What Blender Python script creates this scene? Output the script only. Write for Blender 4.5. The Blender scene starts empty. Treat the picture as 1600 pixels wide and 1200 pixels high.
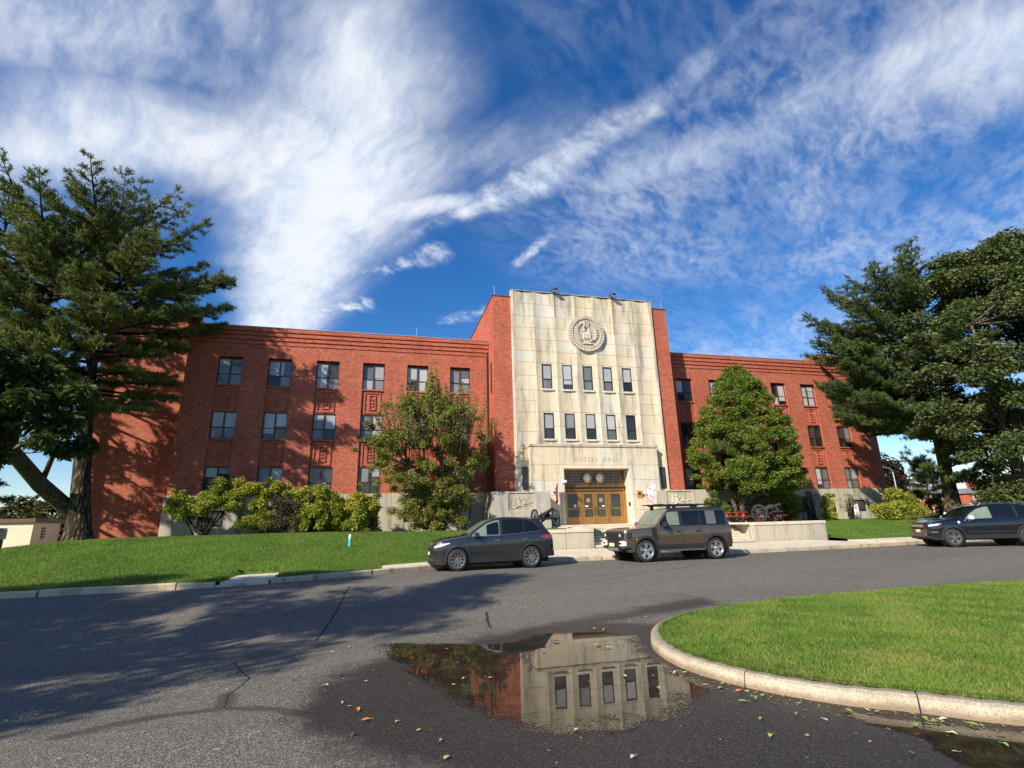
import bpy, math, random
import numpy as np
from mathutils import Vector, Matrix
R = math.radians
rng = np.random.default_rng(7)
random.seed(7)
SC = bpy.context.scene
COL = SC.collection

# ------------------------------------------------------------------ camera
CAMZ = 1.55
def cam_setup():
    f, pi, ro, ya = 801.0, R(15.17), R(-1.48), R(14.56)
    fw = Vector((math.sin(ya)*math.cos(pi), math.cos(ya)*math.cos(pi), math.sin(pi)))
    r0 = Vector((math.cos(ya), -math.sin(ya), 0)); u0 = r0.cross(fw)
    r = r0*math.cos(ro) + u0*math.sin(ro); u = -r0*math.sin(ro) + u0*math.cos(ro)
    cd = bpy.data.cameras.new('camera'); c = bpy.data.objects.new('camera', cd); COL.objects.link(c)
    cd.sensor_fit = 'HORIZONTAL'; cd.sensor_width = 36; cd.lens = f/1600*36
    cd.clip_start = 0.05; cd.clip_end = 3000
    c.matrix_world = Matrix(((r.x, u.x, -fw.x, 0), (r.y, u.y, -fw.y, 0), (r.z, u.z, -fw.z, CAMZ), (0, 0, 0, 1)))
    SC.camera = c
cam_setup()

# ------------------------------------------------------------------ node helper
class NT:
    def __init__(s, tree): s.t = tree; s.n = tree.nodes; s.l = tree.links
    def add(s, typ, **kw):
        n = s.n.new(typ)
        for k, v in kw.items(): setattr(n, k, v)
        return n
    def put(s, sock, v):
        if isinstance(v, bpy.types.NodeSocket): s.l.new(v, sock)
        elif v is not None:
            if hasattr(sock.default_value, '__len__'):
                if isinstance(v, (int, float)): v = (v,)*len(sock.default_value)
                v = tuple(v)
                if len(v) == 3 and len(sock.default_value) == 4: v = v+(1,)
            sock.default_value = v
    def math(s, op, a, b=None, c=None, clamp=False):
        n = s.add('ShaderNodeMath', operation=op); n.use_clamp = clamp
        for i, v in enumerate((a, b, c)):
            if v is not None: s.put(n.inputs[i], v)
        return n.outputs[0]
    def vmath(s, op, a, b=None, out=0):
        n = s.add('ShaderNodeVectorMath', operation=op)
        s.put(n.inputs[0], a)
        if b is not None:
            if op == 'SCALE': s.put(n.inputs[3], b)
            else: s.put(n.inputs[1], b)
        return n.outputs[out]
    def mix(s, f, a, b, mode='MIX'):
        n = s.add('ShaderNodeMix', data_type='RGBA', blend_type=mode)
        s.put(n.inputs[0], f); s.put(n.inputs[6], a); s.put(n.inputs[7], b); return n.outputs[2]
    def mixf(s, f, a, b):
        n = s.add('ShaderNodeMix', data_type='FLOAT'); s.put(n.inputs[0], f); s.put(n.inputs[2], a); s.put(n.inputs[3], b); return n.outputs[0]
    def noise(s, vec=None, scale=5, detail=4, rough=.55, out=0, dist=0.0):
        n = s.add('ShaderNodeTexNoise')
        if vec is not None: s.l.new(vec, n.inputs['Vector'])
        s.put(n.inputs['Scale'], scale); s.put(n.inputs['Detail'], detail); s.put(n.inputs['Roughness'], rough); s.put(n.inputs['Distortion'], dist)
        return n.outputs[out]
    def vor(s, vec, scale, feature='F1', out='Distance', rand=1.0):
        n = s.add('ShaderNodeTexVoronoi', feature=feature)
        if vec is not None: s.l.new(vec, n.inputs['Vector'])
        s.put(n.inputs['Scale'], scale); s.put(n.inputs['Randomness'], rand)
        return n.outputs[out]
    def ramp(s, f, stops, mode='LINEAR'):
        n = s.add('ShaderNodeValToRGB'); n.color_ramp.interpolation = mode
        e = n.color_ramp.elements
        while len(e) > len(stops): e.remove(e[-1])
        while len(e) < len(stops): e.new(.5)
        for q, (p, c) in zip(e, stops):
            q.position = p; q.color = (c, c, c, 1) if isinstance(c, (int, float)) else tuple(c)+(1,)
        s.put(n.inputs[0], f); return n.outputs[0]
    def rng(s, v, a, b, c=0., d=1., smooth=True):
        n = s.add('ShaderNodeMapRange', interpolation_type='SMOOTHSTEP' if smooth else 'LINEAR')
        for i, q in enumerate((v, a, b, c, d)): s.put(n.inputs[i], q)
        return n.outputs[0]
    def comb(s, x, y, z=0.):
        n = s.add('ShaderNodeCombineXYZ')
        for i, v in enumerate((x, y, z)): s.put(n.inputs[i], v)
        return n.outputs[0]
    def sep(s, v):
        n = s.add('ShaderNodeSeparateXYZ'); s.l.new(v, n.inputs[0]); return n.outputs
    def bump(s, h, strength=.3, dist=.02):
        n = s.add('ShaderNodeBump'); s.put(n.inputs['Strength'], strength); s.put(n.inputs['Distance'], dist)
        s.l.new(h, n.inputs['Height']); return n.outputs[0]
    def pos(s): return s.add('ShaderNodeNewGeometry').outputs['Position']
    def nrm(s): return s.add('ShaderNodeNewGeometry').outputs['True Normal']
    def objc(s): return s.add('ShaderNodeTexCoord').outputs['Object']
    def orand(s): return s.add('ShaderNodeObjectInfo').outputs['Random']
    def irand(s): return s.add('ShaderNodeNewGeometry').outputs['Random Per Island']

def material(name, fn):
    m = bpy.data.materials.new(name); m.use_nodes = True
    t = NT(m.node_tree); b = m.node_tree.nodes['Principled BSDF']
    fn(t, b); return m

# ------------------------------------------------------------------ sky and sun
SUN_AZ, SUN_EL = 54.0, 34.0     # azimuth left of the facade normal, elevation
def sky_setup():
    w = bpy.data.worlds.new('World'); SC.world = w; w.use_nodes = True
    t = NT(w.node_tree); bg = w.node_tree.nodes['Background']
    sky = t.add('ShaderNodeTexSky', sky_type='NISHITA'); sky.sun_disc = False
    sky.sun_elevation = R(SUN_EL); sky.sun_rotation = R(180+SUN_AZ)
    sky.air_density = 1.0; sky.dust_density = 0.25; sky.ozone_density = 3.2; sky.altitude = 0
    hs = t.add('ShaderNodeHueSaturation'); t.put(hs.inputs['Hue'], .508); t.put(hs.inputs['Saturation'], 1.34); t.put(hs.inputs['Value'], SKY_VAL)
    t.l.new(sky.outputs[0], hs.inputs['Color']); base = hs.outputs[0]
    d = t.add('ShaderNodeTexCoord').outputs['Generated']
    x, y, z = t.sep(d)
    zz = t.math('ADD', t.math('MAXIMUM', z, 0.0), .12)
    px = t.math('DIVIDE', x, zz); py = t.math('DIVIDE', y, zz)
    P0 = t.comb(px, py, 0.)
    # large + fine warp
    w1 = t.vmath('SUBTRACT', t.noise(P0, 2.2, 3, .5, out=1), (.5, .5, .5))
    w2 = t.vmath('SUBTRACT', t.noise(P0, 9, 4, .6, out=1), (.5, .5, .5))
    P = t.vmath('ADD', P0, t.vmath('ADD', t.vmath('SCALE', w1, .14), t.vmath('SCALE', w2, .04)))
    def seg(A, B, wa, wb, soft=.0):
        A = Vector((A[0], A[1], 0)); B = Vector((B[0], B[1], 0)); AB = B-A; L2 = AB.length_squared
        pa = t.vmath('SUBTRACT', P, tuple(A))
        tt = t.math('MULTIPLY', t.vmath('DOT_PRODUCT', pa, tuple(AB), out=1), 1/L2, clamp=True)
        q = t.vmath('SUBTRACT', pa, t.vmath('SCALE', tuple(AB), tt))
        dist = t.vmath('LENGTH', q, out=1)
        ww = t.math('MULTIPLY_ADD', tt, wb-wa, wa)
        return t.rng(t.math('DIVIDE', dist, ww), 1., soft, 0., 1.)
    def mx(*a):
        r = a[0]
        for b in a[1:]: r = t.math('MAXIMUM', r, b)
        return r
    def streak(ang, sx, sy, detail=6, rough=.6, off=0., dist=.0, V=None):
        V = V or P
        c, s_ = math.cos(R(ang)), math.sin(R(ang))
        u = t.vmath('DOT_PRODUCT', V, (c, s_, 0), out=1); v = t.vmath('DOT_PRODUCT', V, (-s_, c, 0), out=1)
        return t.noise(t.comb(t.math('MULTIPLY', u, sx), t.math('MULTIPLY_ADD', v, sy, off), off), 1.0, detail, rough, dist=dist)
    def sc(a, k): return t.math('MULTIPLY', a, k)
    def add(*a):
        r = a[0]
        for b in a[1:]: r = t.math('ADD', r, b)
        return r
    def erode(mask, f, k=1.0, lo=.12, hi=.95):
        """cloud body eaten away by fractal noise, so that edges fray"""
        return t.rng(t.math('MULTIPLY', mask, t.math('MULTIPLY_ADD', t.math('SUBTRACT', f, .5), k*2.6, 1.0)), lo, hi)
    iso = t.noise(P, 5.5, 7, .62); iso2 = t.noise(P, 17, 5, .64)
    fa = streak(112, 3.0, 8.0, 8, .64, 3.1); fb = streak(122, 9., 30., 5, .62, 7.7)
    ga = streak(42, 4.0, 12.0, 7, .64, 9.3); gb = streak(46, 12., 36., 5, .64, 4.4)
    F = add(sc(fa, .45), sc(iso, .30), sc(fb, .25)); G = add(sc(ga, .4), sc(iso, .25), sc(gb, .2), sc(iso2, .15))
    # dense left wedge, fanning upwards, with its long arms
    core = mx(seg((-.75, 3.1), (-.40, 2.0), .40, .24), seg((-.42, 2.05), (-.24, 1.50), .24, .34), seg((-.27, 1.55), (-.13, 1.10), .35, .46),
              sc(seg((-.16, 1.12), (-.06, .84), .42, .34), .8), sc(seg((-.25, 1.12), (-.62, 1.10), .34, .28), .75), sc(seg((-.6, 1.12), (-1.2, 1.30), .26, .26), .75),
              sc(seg((-.08, 1.28), (.18, 1.18), .20, .07), .8))
    fan = mx(sc(seg((-.09, .95), (-.16, .40), .30, .36), .62), sc(seg((-.45, .82), (-1.1, .72), .34, .50), .9),
             sc(seg((.14, 1.00), (.24, .50), .22, .26), .15), sc(seg((-.25, .92), (-.42, .45), .28, .36), .7),
             sc(seg((-.28, 1.1), (-1.2, 1.65), .3, .5), .45), sc(seg((.05, 1.1), (.33, .95), .22, .24), .5))
    dl = t.math('MAXIMUM', sc(erode(core, F, .75, .06, 1.02), 1.0), sc(erode(fan, F, 1.25, .08, 1.4), .85))
    # bright tapered streak right of the wedge
    st = mx(sc(seg((.02, 1.40), (.22, 1.20), .05, .09), .55), seg((.20, 1.22), (.34, 1.06), .085, .13), sc(seg((.34, 1.06), (.43, .93), .13, .105), .95), sc(seg((.42, .945), (.50, .80), .105, .09), .8), sc(seg((.49, .82), (.56, .66), .09, .07), .62), sc(seg((.55, .68), (.64, .44), .07, .06), .45))
    ds = erode(st, add(sc(G, .7), sc(iso2, .3)), 1.55, .14, 1.4)
    # broad right band
    bd = mx(seg((1.45, .22), (.98, .56), .36, .24), sc(seg((.98, .56), (.76, .88), .24, .16), .55), sc(seg((.54, 1.04), (.70, .88), .09, .13), .75))
    dbnd = sc(erode(bd, G, 1.25, .10, 1.5), .9)
    # wisps
    wp = mx(sc(seg((-.06, 1.56), (.14, 1.42), .06, .10), .62), sc(seg((-.34, 1.88), (-.08, 1.75), .05, .10), .9), sc(seg((.22, 1.84), (.36, 1.72), .09, .11), .6),
            sc(seg((.40, 1.42), (.44, 1.30), .06, .06), .7))
    dw = sc(erode(wp, add(sc(iso2, .6), sc(gb, .4)), 1.8, .16, 1.2), .85)
    # rippled thin sheet over the right half of the sky
    sheet = mx(seg((.62, 1.12), (1.6, .9), .55, .8), seg((.75, .7), (1.9, .2), .6, .8), sc(seg((1.0, 1.9), (2.6, 1.7), .65, .9), 1.), sc(seg((.35, .6), (.7, .2), .3, .4), .55))
    big = t.noise(P, 2.2, 3, .5, dist=.3)
    ra = streak(28, 9., 19., 6, .60, 5.5, .15); rb = streak(46, 28., 48., 4, .60, 2.2, .1)
    rr_ = add(sc(ra, .68), sc(rb, .32))
    sh1 = t.math('MINIMUM', t.math('MULTIPLY', sheet, 1.4), 1.)
    dr = t.math('MULTIPLY', sh1, t.math('MULTIPLY_ADD', t.rng(rr_, .34, .68), t.math('MULTIPLY_ADD', t.rng(big, .30, .66), .30, .12), t.math('MULTIPLY', t.rng(big, .35, .7), .07)))
    # thin general veil elsewhere, so that the sky goes on outside the frame
    veil = t.math('MULTIPLY', t.rng(t.noise(P, 1.1, 5, .6), .5, .75), .30)
    veil = t.math('MULTIPLY', veil, t.rng(t.vmath('LENGTH', t.vmath('SUBTRACT', P0, (.25, 1.65, 0)), out=1), .35, .9))
    den = mx(dl, ds, dbnd, dw)
    den = t.math('SUBTRACT', 1., t.math('MULTIPLY', t.math('SUBTRACT', 1., t.math('MINIMUM', den, 1.)), t.math('SUBTRACT', 1., t.math('MAXIMUM', dr, veil))))
    # low bank of cloud and paler air near the horizon
    lowb = t.math('MULTIPLY', t.rng(z, .13, .02), t.rng(t.noise(t.comb(x, y, t.math('MULTIPLY', z, 6.)), 4, 4, .55), .42, .62))
    den = t.math('MAXIMUM', den, t.math('MULTIPLY', lowb, .6))
    den = t.math('MULTIPLY', den, t.rng(z, 0., .04))
    cc = t.mix(t.rng(F, .36, .6), CLOUD_A, CLOUD_B)
    col = t.mix(t.math('MINIMUM', t.math('MULTIPLY', den, .93), .97), base, cc)
    t.l.new(col, bg.inputs['Color']); bg.inputs['Strength'].default_value = SKY_STR
    sd = bpy.data.lights.new('sun', 'SUN'); sd.energy = SUN_E; sd.angle = R(.53); sd.color = (1.0, .90, .75)
    so = bpy.data.objects.new('sun', sd); COL.objects.link(so)
    v = Vector((-math.sin(R(SUN_AZ))*math.cos(R(SUN_EL)), -math.cos(R(SUN_AZ))*math.cos(R(SUN_EL)), math.sin(R(SUN_EL))))
    so.rotation_euler = v.to_track_quat('Z', 'Y').to_euler(); so.location = (-60, -40, 50)
SKY_STR, SKY_VAL, SUN_E = .13, .78, 5.0
CLOUD_A, CLOUD_B = (3.9, 4.45, 5.3), (4.9, 5.05, 5.3)
sky_setup()
vs = SC.view_settings; vs.view_transform = 'Standard'; vs.look = 'None'; vs.gamma = 1.0; vs.exposure = 0.62; vs.use_curve_mapping = False
SC.render.film_transparent = False
try:
    SC.cycles.max_bounces = 6; SC.cycles.transparent_max_bounces = 16
except Exception: pass

# ------------------------------------------------------------------ object helpers
def tag(o, label=None, cat=None, group=None, kind=None):
    if label: o['label'] = label
    if cat: o['category'] = cat
    if group: o['group'] = group
    if kind: o['kind'] = kind
    return o
def thing(name, label, cat, loc=(0, 0, 0), rz=0., group=None):
    o = bpy.data.objects.new(name, None); COL.objects.link(o); o.empty_display_size = .3
    o.location = loc; o.rotation_euler = (0, 0, rz)
    return tag(o, label, cat, group)
def struct_root(name):
    o = bpy.data.objects.new(name, None); COL.objects.link(o); return tag(o, kind='structure')
BASE = {}
class MB:
    """collects faces, builds ONE mesh object"""
    def __init__(s): s.v = []; s.f = []; s.m = []; s.mi = 0; s.nv = 0
    def verts(s, vv):
        i = s.nv; s.v.extend([tuple(map(float, q)) for q in vv]); s.nv += len(vv); return i
    def face(s, *idx): s.f.append(tuple(idx)); s.m.append(s.mi)
    def box(s, x0, x1, y0, y1, z0, z1):
        i = s.verts([(x0, y0, z0), (x1, y0, z0), (x1, y1, z0), (x0, y1, z0), (x0, y0, z1), (x1, y0, z1), (x1, y1, z1), (x0, y1, z1)])
        for q in ((0, 3, 2, 1), (4, 5, 6, 7), (0, 1, 5, 4), (1, 2, 6, 5), (2, 3, 7, 6), (3, 0, 4, 7)): s.face(*[i+k for k in q])
        return s
    def bbox(s, x0, x1, y0, y1, z0, z1, b=.01):
        """box with bevelled vertical & top edges (chamfer)"""
        def ring(x0, x1, y0, y1, z, c):
            return [(x0+c, y0, z), (x1-c, y0, z), (x1, y0+c, z), (x1, y1-c, z), (x1-c, y1, z), (x0+c, y1, z), (x0, y1-c, z), (x0, y0+c, z)]
        i = s.verts(ring(x0+b, x1-b, y0+b, y1-b, z0, b)+ring(x0, x1, y0, y1, z0+b, b)+ring(x0, x1, y0, y1, z1-b, b)+ring(x0+b, x1-b, y0+b, y1-b, z1, b))
        s.face(*[i+k for k in range(7, -1, -1)]); s.face(*[i+24+k for k in range(8)])
        for r in range(3):
            for k in range(8):
                a = i+r*8; s.face(a+k, a+(k+1) % 8, a+8+(k+1) % 8, a+8+k)
        return s
    def prism(s, poly, z0, z1, flip=False):
        n = len(poly); i = s.verts([(x, y, z0) for x, y in poly]+[(x, y, z1) for x, y in poly])
        s.face(*[i+k for k in range(n-1, -1, -1)]); s.face(*[i+n+k for k in range(n)])
        for k in range(n): s.face(i+k, i+(k+1) % n, i+n+(k+1) % n, i+n+k)
        return s
    def prismY(s, poly, y0, y1):
        """polygon in (x,z) counterclockwise seen from -Y, extruded y0->y1"""
        n = len(poly); i = s.verts([(x, y0, z) for x, z in poly]+[(x, y1, z) for x, z in poly])
        s.face(*[i+k for k in range(n)]); s.face(*[i+n+k for k in range(n-1, -1, -1)])
        for k in range(n): s.face(i+(k+1) % n, i+k, i+n+k, i+n+(k+1) % n)
        return s
    def grid(s, pts, closed=False):
        """pts[r][c]"""
        nr, nc = len(pts), len(pts[0]); i = s.verts([p for r in pts for p in r])
        for r in range(nr-1):
            for c in range(nc-(0 if closed else 1)):
                c2 = (c+1) % nc
                s.face(i+r*nc+c, i+r*nc+c2, i+(r+1)*nc+c2, i+(r+1)*nc+c)
        return i
    def tube(s, path, rad, n=8, cap=True):
        path = [Vector(p) for p in path]
        if isinstance(rad, (int, float)): rad = [rad]*len(path)
        rings = []; up = None
        for k, p in enumerate(path):
            d = (path[min(k+1, len(path)-1)]-path[max(k-1, 0)]).normalized()
            if up is None:
                up = Vector((0, 0, 1)) if abs(d.z) < .9 else Vector((1, 0, 0))
            a = d.cross(up).normalized(); b = a.cross(d).normalized(); up = b
            rings.append([tuple(p+(a*math.cos(2*math.pi*j/n)+b*math.sin(2*math.pi*j/n))*rad[k]) for j in range(n)])
        i = s.grid(rings, closed=True)
        if cap:
            s.face(*[i+j for j in range(n-1, -1, -1)]); q = i+(len(path)-1)*n; s.face(*[q+j for j in range(n)])
        return s
    def lathe(s, prof, n=16, c=(0, 0, 0), axis='z'):
        """prof: (r, h) list"""
        rings = []
        for r, h in prof:
            ring = []
            for j in range(n):
                a = 2*math.pi*j/n; u, v = r*math.cos(a), r*math.sin(a)
                if axis == 'z': p = (u, v, h)
                elif axis == 'y': p = (u, h, -v)
                else: p = (h, u, v)
                ring.append((c[0]+p[0], c[1]+p[1], c[2]+p[2]))
            rings.append(ring)
        s.grid(rings, closed=True); return s
    def build(s, name, mat, parent=None, smooth=False, angle=None, link=True):
        me = bpy.data.meshes.new(name)
        v = s.v
        root = parent
        while root is not None and root.parent is not None: root = root.parent
        if root is not None and root.name in BASE:
            b = BASE[root.name]; v = [(x-b[0], y-b[1], z-b[2]) for x, y, z in v]
        me.from_pydata(v, [], s.f)
        mats = mat if isinstance(mat, (list, tuple)) else [mat]
        for m in mats: me.materials.append(m)
        if len(mats) > 1: me.polygons.foreach_set('material_index', s.m)
        if smooth or angle:
            me.polygons.foreach_set('use_smooth', [True]*len(me.polygons))
            if angle: me.set_sharp_from_angle(angle=R(angle))
        me.update()
        o = bpy.data.objects.new(name, me); COL.objects.link(o)
        if parent is not None: o.parent = parent
        return o
def wthing(name, label, cat, base, group=None):
    """thing whose parts are given in world coordinates"""
    o = thing(name, label, cat, base, 0, group); BASE[o.name] = base; return o
def kids(o): return list(o.children)
def dup(o, loc=None, rz=None, parent=None, label=None):
    c = o.copy(); COL.objects.link(c)
    if parent is not None: c.parent = parent
    if loc is not None: c.location = loc
    if rz is not None: c.rotation_euler = (0, 0, rz)
    if label: c['label'] = label
    for ch in kids(o): dup(ch, parent=c)
    return c
def sstep(a, b, x):
    t = np.clip((np.asarray(x, float)-a)/(b-a), 0, 1); return t*t*(3-2*t)
FG = 1.3226      # the court before the viewer lies half a metre below the road along the kerb
# ------------------------------------------------------------------ materials
M = {}
def simple(name, col, rough=.6, metal=0., spec=.5, var=.0, nscale=8, bump=0., coat=0.):
    def fn(t, b):
        c = col
        if var:
            n = t.noise(t.objc(), nscale, 5, .6)
            c = t.mix(n, tuple(max(0, k*(1-var)) for k in col), tuple(k*(1+var) for k in col))
        t.put(b.inputs['Base Color'], c); t.put(b.inputs['Roughness'], rough); t.put(b.inputs['Metallic'], metal)
        t.put(b.inputs['Specular IOR Level'], spec)
        if coat: t.put(b.inputs['Coat Weight'], coat); t.put(b.inputs['Coat Roughness'], .03)
        if bump: t.l.new(t.bump(t.noise(t.objc(), nscale*6, 4, .6), bump, .01), b.inputs['Normal'])
    M[name] = material(name, fn); return M[name]

def brick_fn(t, b):
    x, y, z = t.sep(t.pos()); nx, ny, nz = t.sep(t.nrm())
    side = t.math('GREATER_THAN', t.math('ABSOLUTE', nx), .6)
    u = t.mixf(side, x, y)
    top = t.math('GREATER_THAN', t.math('ABSOLUTE', nz), .6); zz = t.mixf(top, z, y)
    uv = t.comb(u, zz, 0.)
    br = t.add('ShaderNodeTexBrick'); br.offset = .5; t.l.new(uv, br.inputs['Vector'])
    t.put(br.inputs['Scale'], 1.0); t.put(br.inputs['Mortar Size'], .0055); t.put(br.inputs['Mortar Smooth'], .1); t.put(br.inputs['Bias'], -.1)
    t.put(br.inputs['Brick Width'], .212); t.put(br.inputs['Row Height'], .0685)
    t.put(br.inputs['Color1'], (.565, .130, .068)); t.put(br.inputs['Color2'], (.25, .048, .028)); t.put(br.inputs['Mortar'], (.33, .19, .14))
    # occasional lighter courses and long soft weathering
    course = t.noise(t.comb(t.math('MULTIPLY', u, .35), t.math('MULTIPLY', zz, 14.6), 3.), 1.0, 3, .7)
    weather = t.noise(t.comb(t.math('MULTIPLY', u, .5), t.math('MULTIPLY', zz, .22), 0.), 1.0, 5, .6)
    c = t.mix(t.rng(course, .56, .74), br.outputs['Color'], (.58, .24, .15), 'MIX')
    c = t.mix(t.math('MULTIPLY', t.rng(weather, .42, .72), .45), c, (.27, .056, .034))
    t.put(b.inputs['Base Color'], c); t.put(b.inputs['Roughness'], .85); t.put(b.inputs['Specular IOR Level'], .25)
    h = t.math('MULTIPLY_ADD', br.outputs['Fac'], -1.0, t.math('MULTIPLY', t.noise(t.comb(u, zz, 0.), 25, 3, .6), .35))
    t.l.new(t.bump(h, .55, .012), b.inputs['Normal'])
M['brick'] = material('red_brick', brick_fn)
def soldier_fn(t, b):
    x, y, z = t.sep(t.pos())
    uv = t.comb(z, x, 0.)
    br = t.add('ShaderNodeTexBrick'); br.offset = 0.; t.l.new(uv, br.inputs['Vector'])
    t.put(br.inputs['Scale'], 1.0); t.put(br.inputs['Mortar Size'], .006); t.put(br.inputs['Brick Width'], .30); t.put(br.inputs['Row Height'], .072)
    t.put(br.inputs['Color1'], (.52, .12, .062)); t.put(br.inputs['Color2'], (.30, .060, .034)); t.put(br.inputs['Mortar'], (.33, .19, .14))
    t.put(b.inputs['Base Color'], br.outputs['Color']); t.put(b.inputs['Roughness'], .85); t.put(b.inputs['Specular IOR Level'], .25)
    t.l.new(t.bump(t.math('MULTIPLY', br.outputs['Fac'], -1.), .5, .012), b.inputs['Normal'])
M['soldier'] = material('soldier_brick', soldier_fn)

def stone_fn(warm, cool, dark, stain=.5):
    def fn(t, b):
        p = t.pos(); x, y, z = t.sep(p); r = t.orand()
        q = t.vmath('ADD', p, t.comb(t.math('MULTIPLY', r, 37.), 0., t.math('MULTIPLY', r, 11.)))
        big = t.noise(p, .22, 4, .6)
        pan = t.rng(t.math('ADD', t.math('MULTIPLY', big, 1.1), t.math('MULTIPLY', r, .55)), .42, .95)
        c = t.mix(pan, cool, warm)
        mott = t.noise(q, 1.7, 7, .62)
        c = t.mix(t.math('MULTIPLY', t.rng(mott, .45, .7), .42), c, tuple(k*1.25 for k in warm))
        run = t.noise(t.comb(t.math('MULTIPLY_ADD', x, 2.1, t.math('MULTIPLY', t.sep(t.noise(p, .5, 2, .5, out=1))[0], .8)), t.math('MULTIPLY', y, 2.1), t.math('MULTIPLY', z, .25)), 1.0, 6, .65)
        c = t.mix(t.math('MULTIPLY', t.rng(t.math('ADD', run, t.math('MULTIPLY', t.rng(z, 15., 20.4), .07)), .47, .74), stain), c, dark)
        pit = t.noise(q, 9, 6, .7)
        c = t.mix(t.math('MULTIPLY', t.rng(pit, .56, .72), .35*stain), c, dark)
        t.put(b.inputs['Base Color'], c); t.put(b.inputs['Roughness'], .85); t.put(b.inputs['Specular IOR Level'], .3)
        t.l.new(t.bump(t.math('ADD', mott, t.math('MULTIPLY', pit, .5)), .25, .02), b.inputs['Normal'])
    return fn
M['lime'] = material('limestone', stone_fn((.60, .51, .37), (.58, .56, .49), (.19, .185, .15), .78))
M['lime_pale'] = material('pale_limestone', stone_fn((.62, .56, .45), (.58, .55, .47), (.28, .26, .21), .5))
M['granite'] = material('weathered_stone', stone_fn((.45, .40, .31), (.38, .37, .33), (.12, .115, .10), .85))
M['conc'] = material('concrete', stone_fn((.58, .51, .39), (.53, .48, .40), (.25, .22, .17), .5))
M['kerb'] = material('kerb_concrete', stone_fn((.50, .41, .28), (.38, .33, .25), (.11, .09, .06), .85))

def island_kerb_fn(t, b):
    p = t.pos(); x, y, z = t.sep(p)
    n = t.noise(p, 3, 6, .65); f = t.noise(p, 60, 5, .7); g = t.vor(p, 90)
    c = t.mix(t.rng(n, .35, .65), (.43, .37, .27), (.58, .50, .38))
    c = t.mix(t.math('MULTIPLY', t.rng(f, .46, .66), .75), c, (.24, .17, .095))
    z = t.math('ADD', z, .5)
    topm = t.rng(z, .125, .15)
    c = t.mix(t.math('MULTIPLY', topm, t.math('MULTIPLY_ADD', t.rng(t.noise(p, 45, 5, .7), .40, .62), .6, .25)), c, (.22, .20, .165))
    low = t.rng(t.math('ADD', z, t.math('MULTIPLY', t.noise(p, 7, 5, .65), -.10)), .045, -.03)
    c = t.mix(t.math('MULTIPLY', low, .65), c, (.17, .105, .055))
    t.put(b.inputs['Base Color'], c); t.put(b.inputs['Roughness'], .85); t.put(b.inputs['Specular IOR Level'], .3)
    t.l.new(t.bump(t.math('ADD', f, t.math('MULTIPLY', g, .6)), .7, .012), b.inputs['Normal'])
M['island_kerb'] = material('island_kerb', island_kerb_fn)

def panes(name, lo, hi, rough=.04, blind=0.):
    def fn(t, b):
        x, y, z = t.sep(t.pos()); r = t.orand()
        n = t.noise(t.comb(t.math('MULTIPLY', x, 1.3), t.math('MULTIPLY', r, 31.), t.math('MULTIPLY', z, .8)), 1., 4, .6)
        c = t.mix(t.rng(t.math('MULTIPLY_ADD', r, .5, t.math('MULTIPLY', n, .6)), .3, .8), lo, hi)
        if blind:
            s = t.math('SINE', t.math('MULTIPLY', z, 180.)); c = t.mix(t.math('MULTIPLY_ADD', s, .5*blind, .5*blind), c, tuple(k*.55 for k in lo))
        t.put(b.inputs['Base Color'], c); t.put(b.inputs['Roughness'], .45); t.put(b.inputs['Specular IOR Level'], .2)
        t.put(b.inputs['Coat Weight'], 1.0); t.put(b.inputs['Coat Roughness'], rough); t.put(b.inputs['Coat IOR'], 1.48)
        wv = t.noise(t.pos(), 1.4, 2, .5); t.l.new(t.bump(wv, .035, .1), b.inputs['Coat Normal'])
    M[name] = material(name, fn)
panes('pane_dark', (.012, .013, .014), (.05, .052, .055)); panes('pane_grey', (.12, .125, .13), (.27, .275, .28), blind=.4); panes('pane_light', (.34, .35, .36), (.5, .5, .5), blind=.35)
simple('frame', (.022, .014, .011), .5); simple('frame_brown', (.075, .038, .022), .5)
simple('black', (.008, .008, .009), .6); simple('rubber', (.018, .018, .019), .75, var=.2)
simple('white', (.75, .75, .73), .5); simple('coping_metal', (.62, .62, .60), .35, metal=.6); simple('red_paint', (.40, .045, .025), .5, var=.25, nscale=12)
simple('cannon', (.045, .052, .06), .5, metal=.35, var=.35, nscale=10, bump=.2); simple('orange', (.85, .22, .03), .5); simple('cyan', (.05, .55, .55), .5)
simple('bronze', (.42, .22, .065), .36, metal=.6, var=.35, nscale=6); simple('bronze_dark', (.10, .055, .022), .4, metal=.7, var=.3); simple('lamp_dark', (.03, .03, .028), .5)
simple('lamp_glass', (.62, .72, .72), .12); simple('gold', (.62, .37, .12), .35, metal=.6); simple('rust', (.34, .16, .03), .8, var=.3, nscale=20)
simple('cream', (.72, .65, .50), .8, var=.12, nscale=2); simple('brown_trim', (.12, .065, .045), .6); simple('pipe', (.3, .3, .3), .4, metal=.8)
simple('flag', (.15, .025, .05), .8, var=.4, nscale=14); simple('pink_flag', (.62, .25, .38), .8, var=.55, nscale=9)
simple('sign', (.62, .47, .40), .6); simple('slate', (.16, .16, .165), .8, var=.2)
simple('paper', (.8, .8, .78), .6); simple('interior', (.06, .045, .03), .8)

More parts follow.
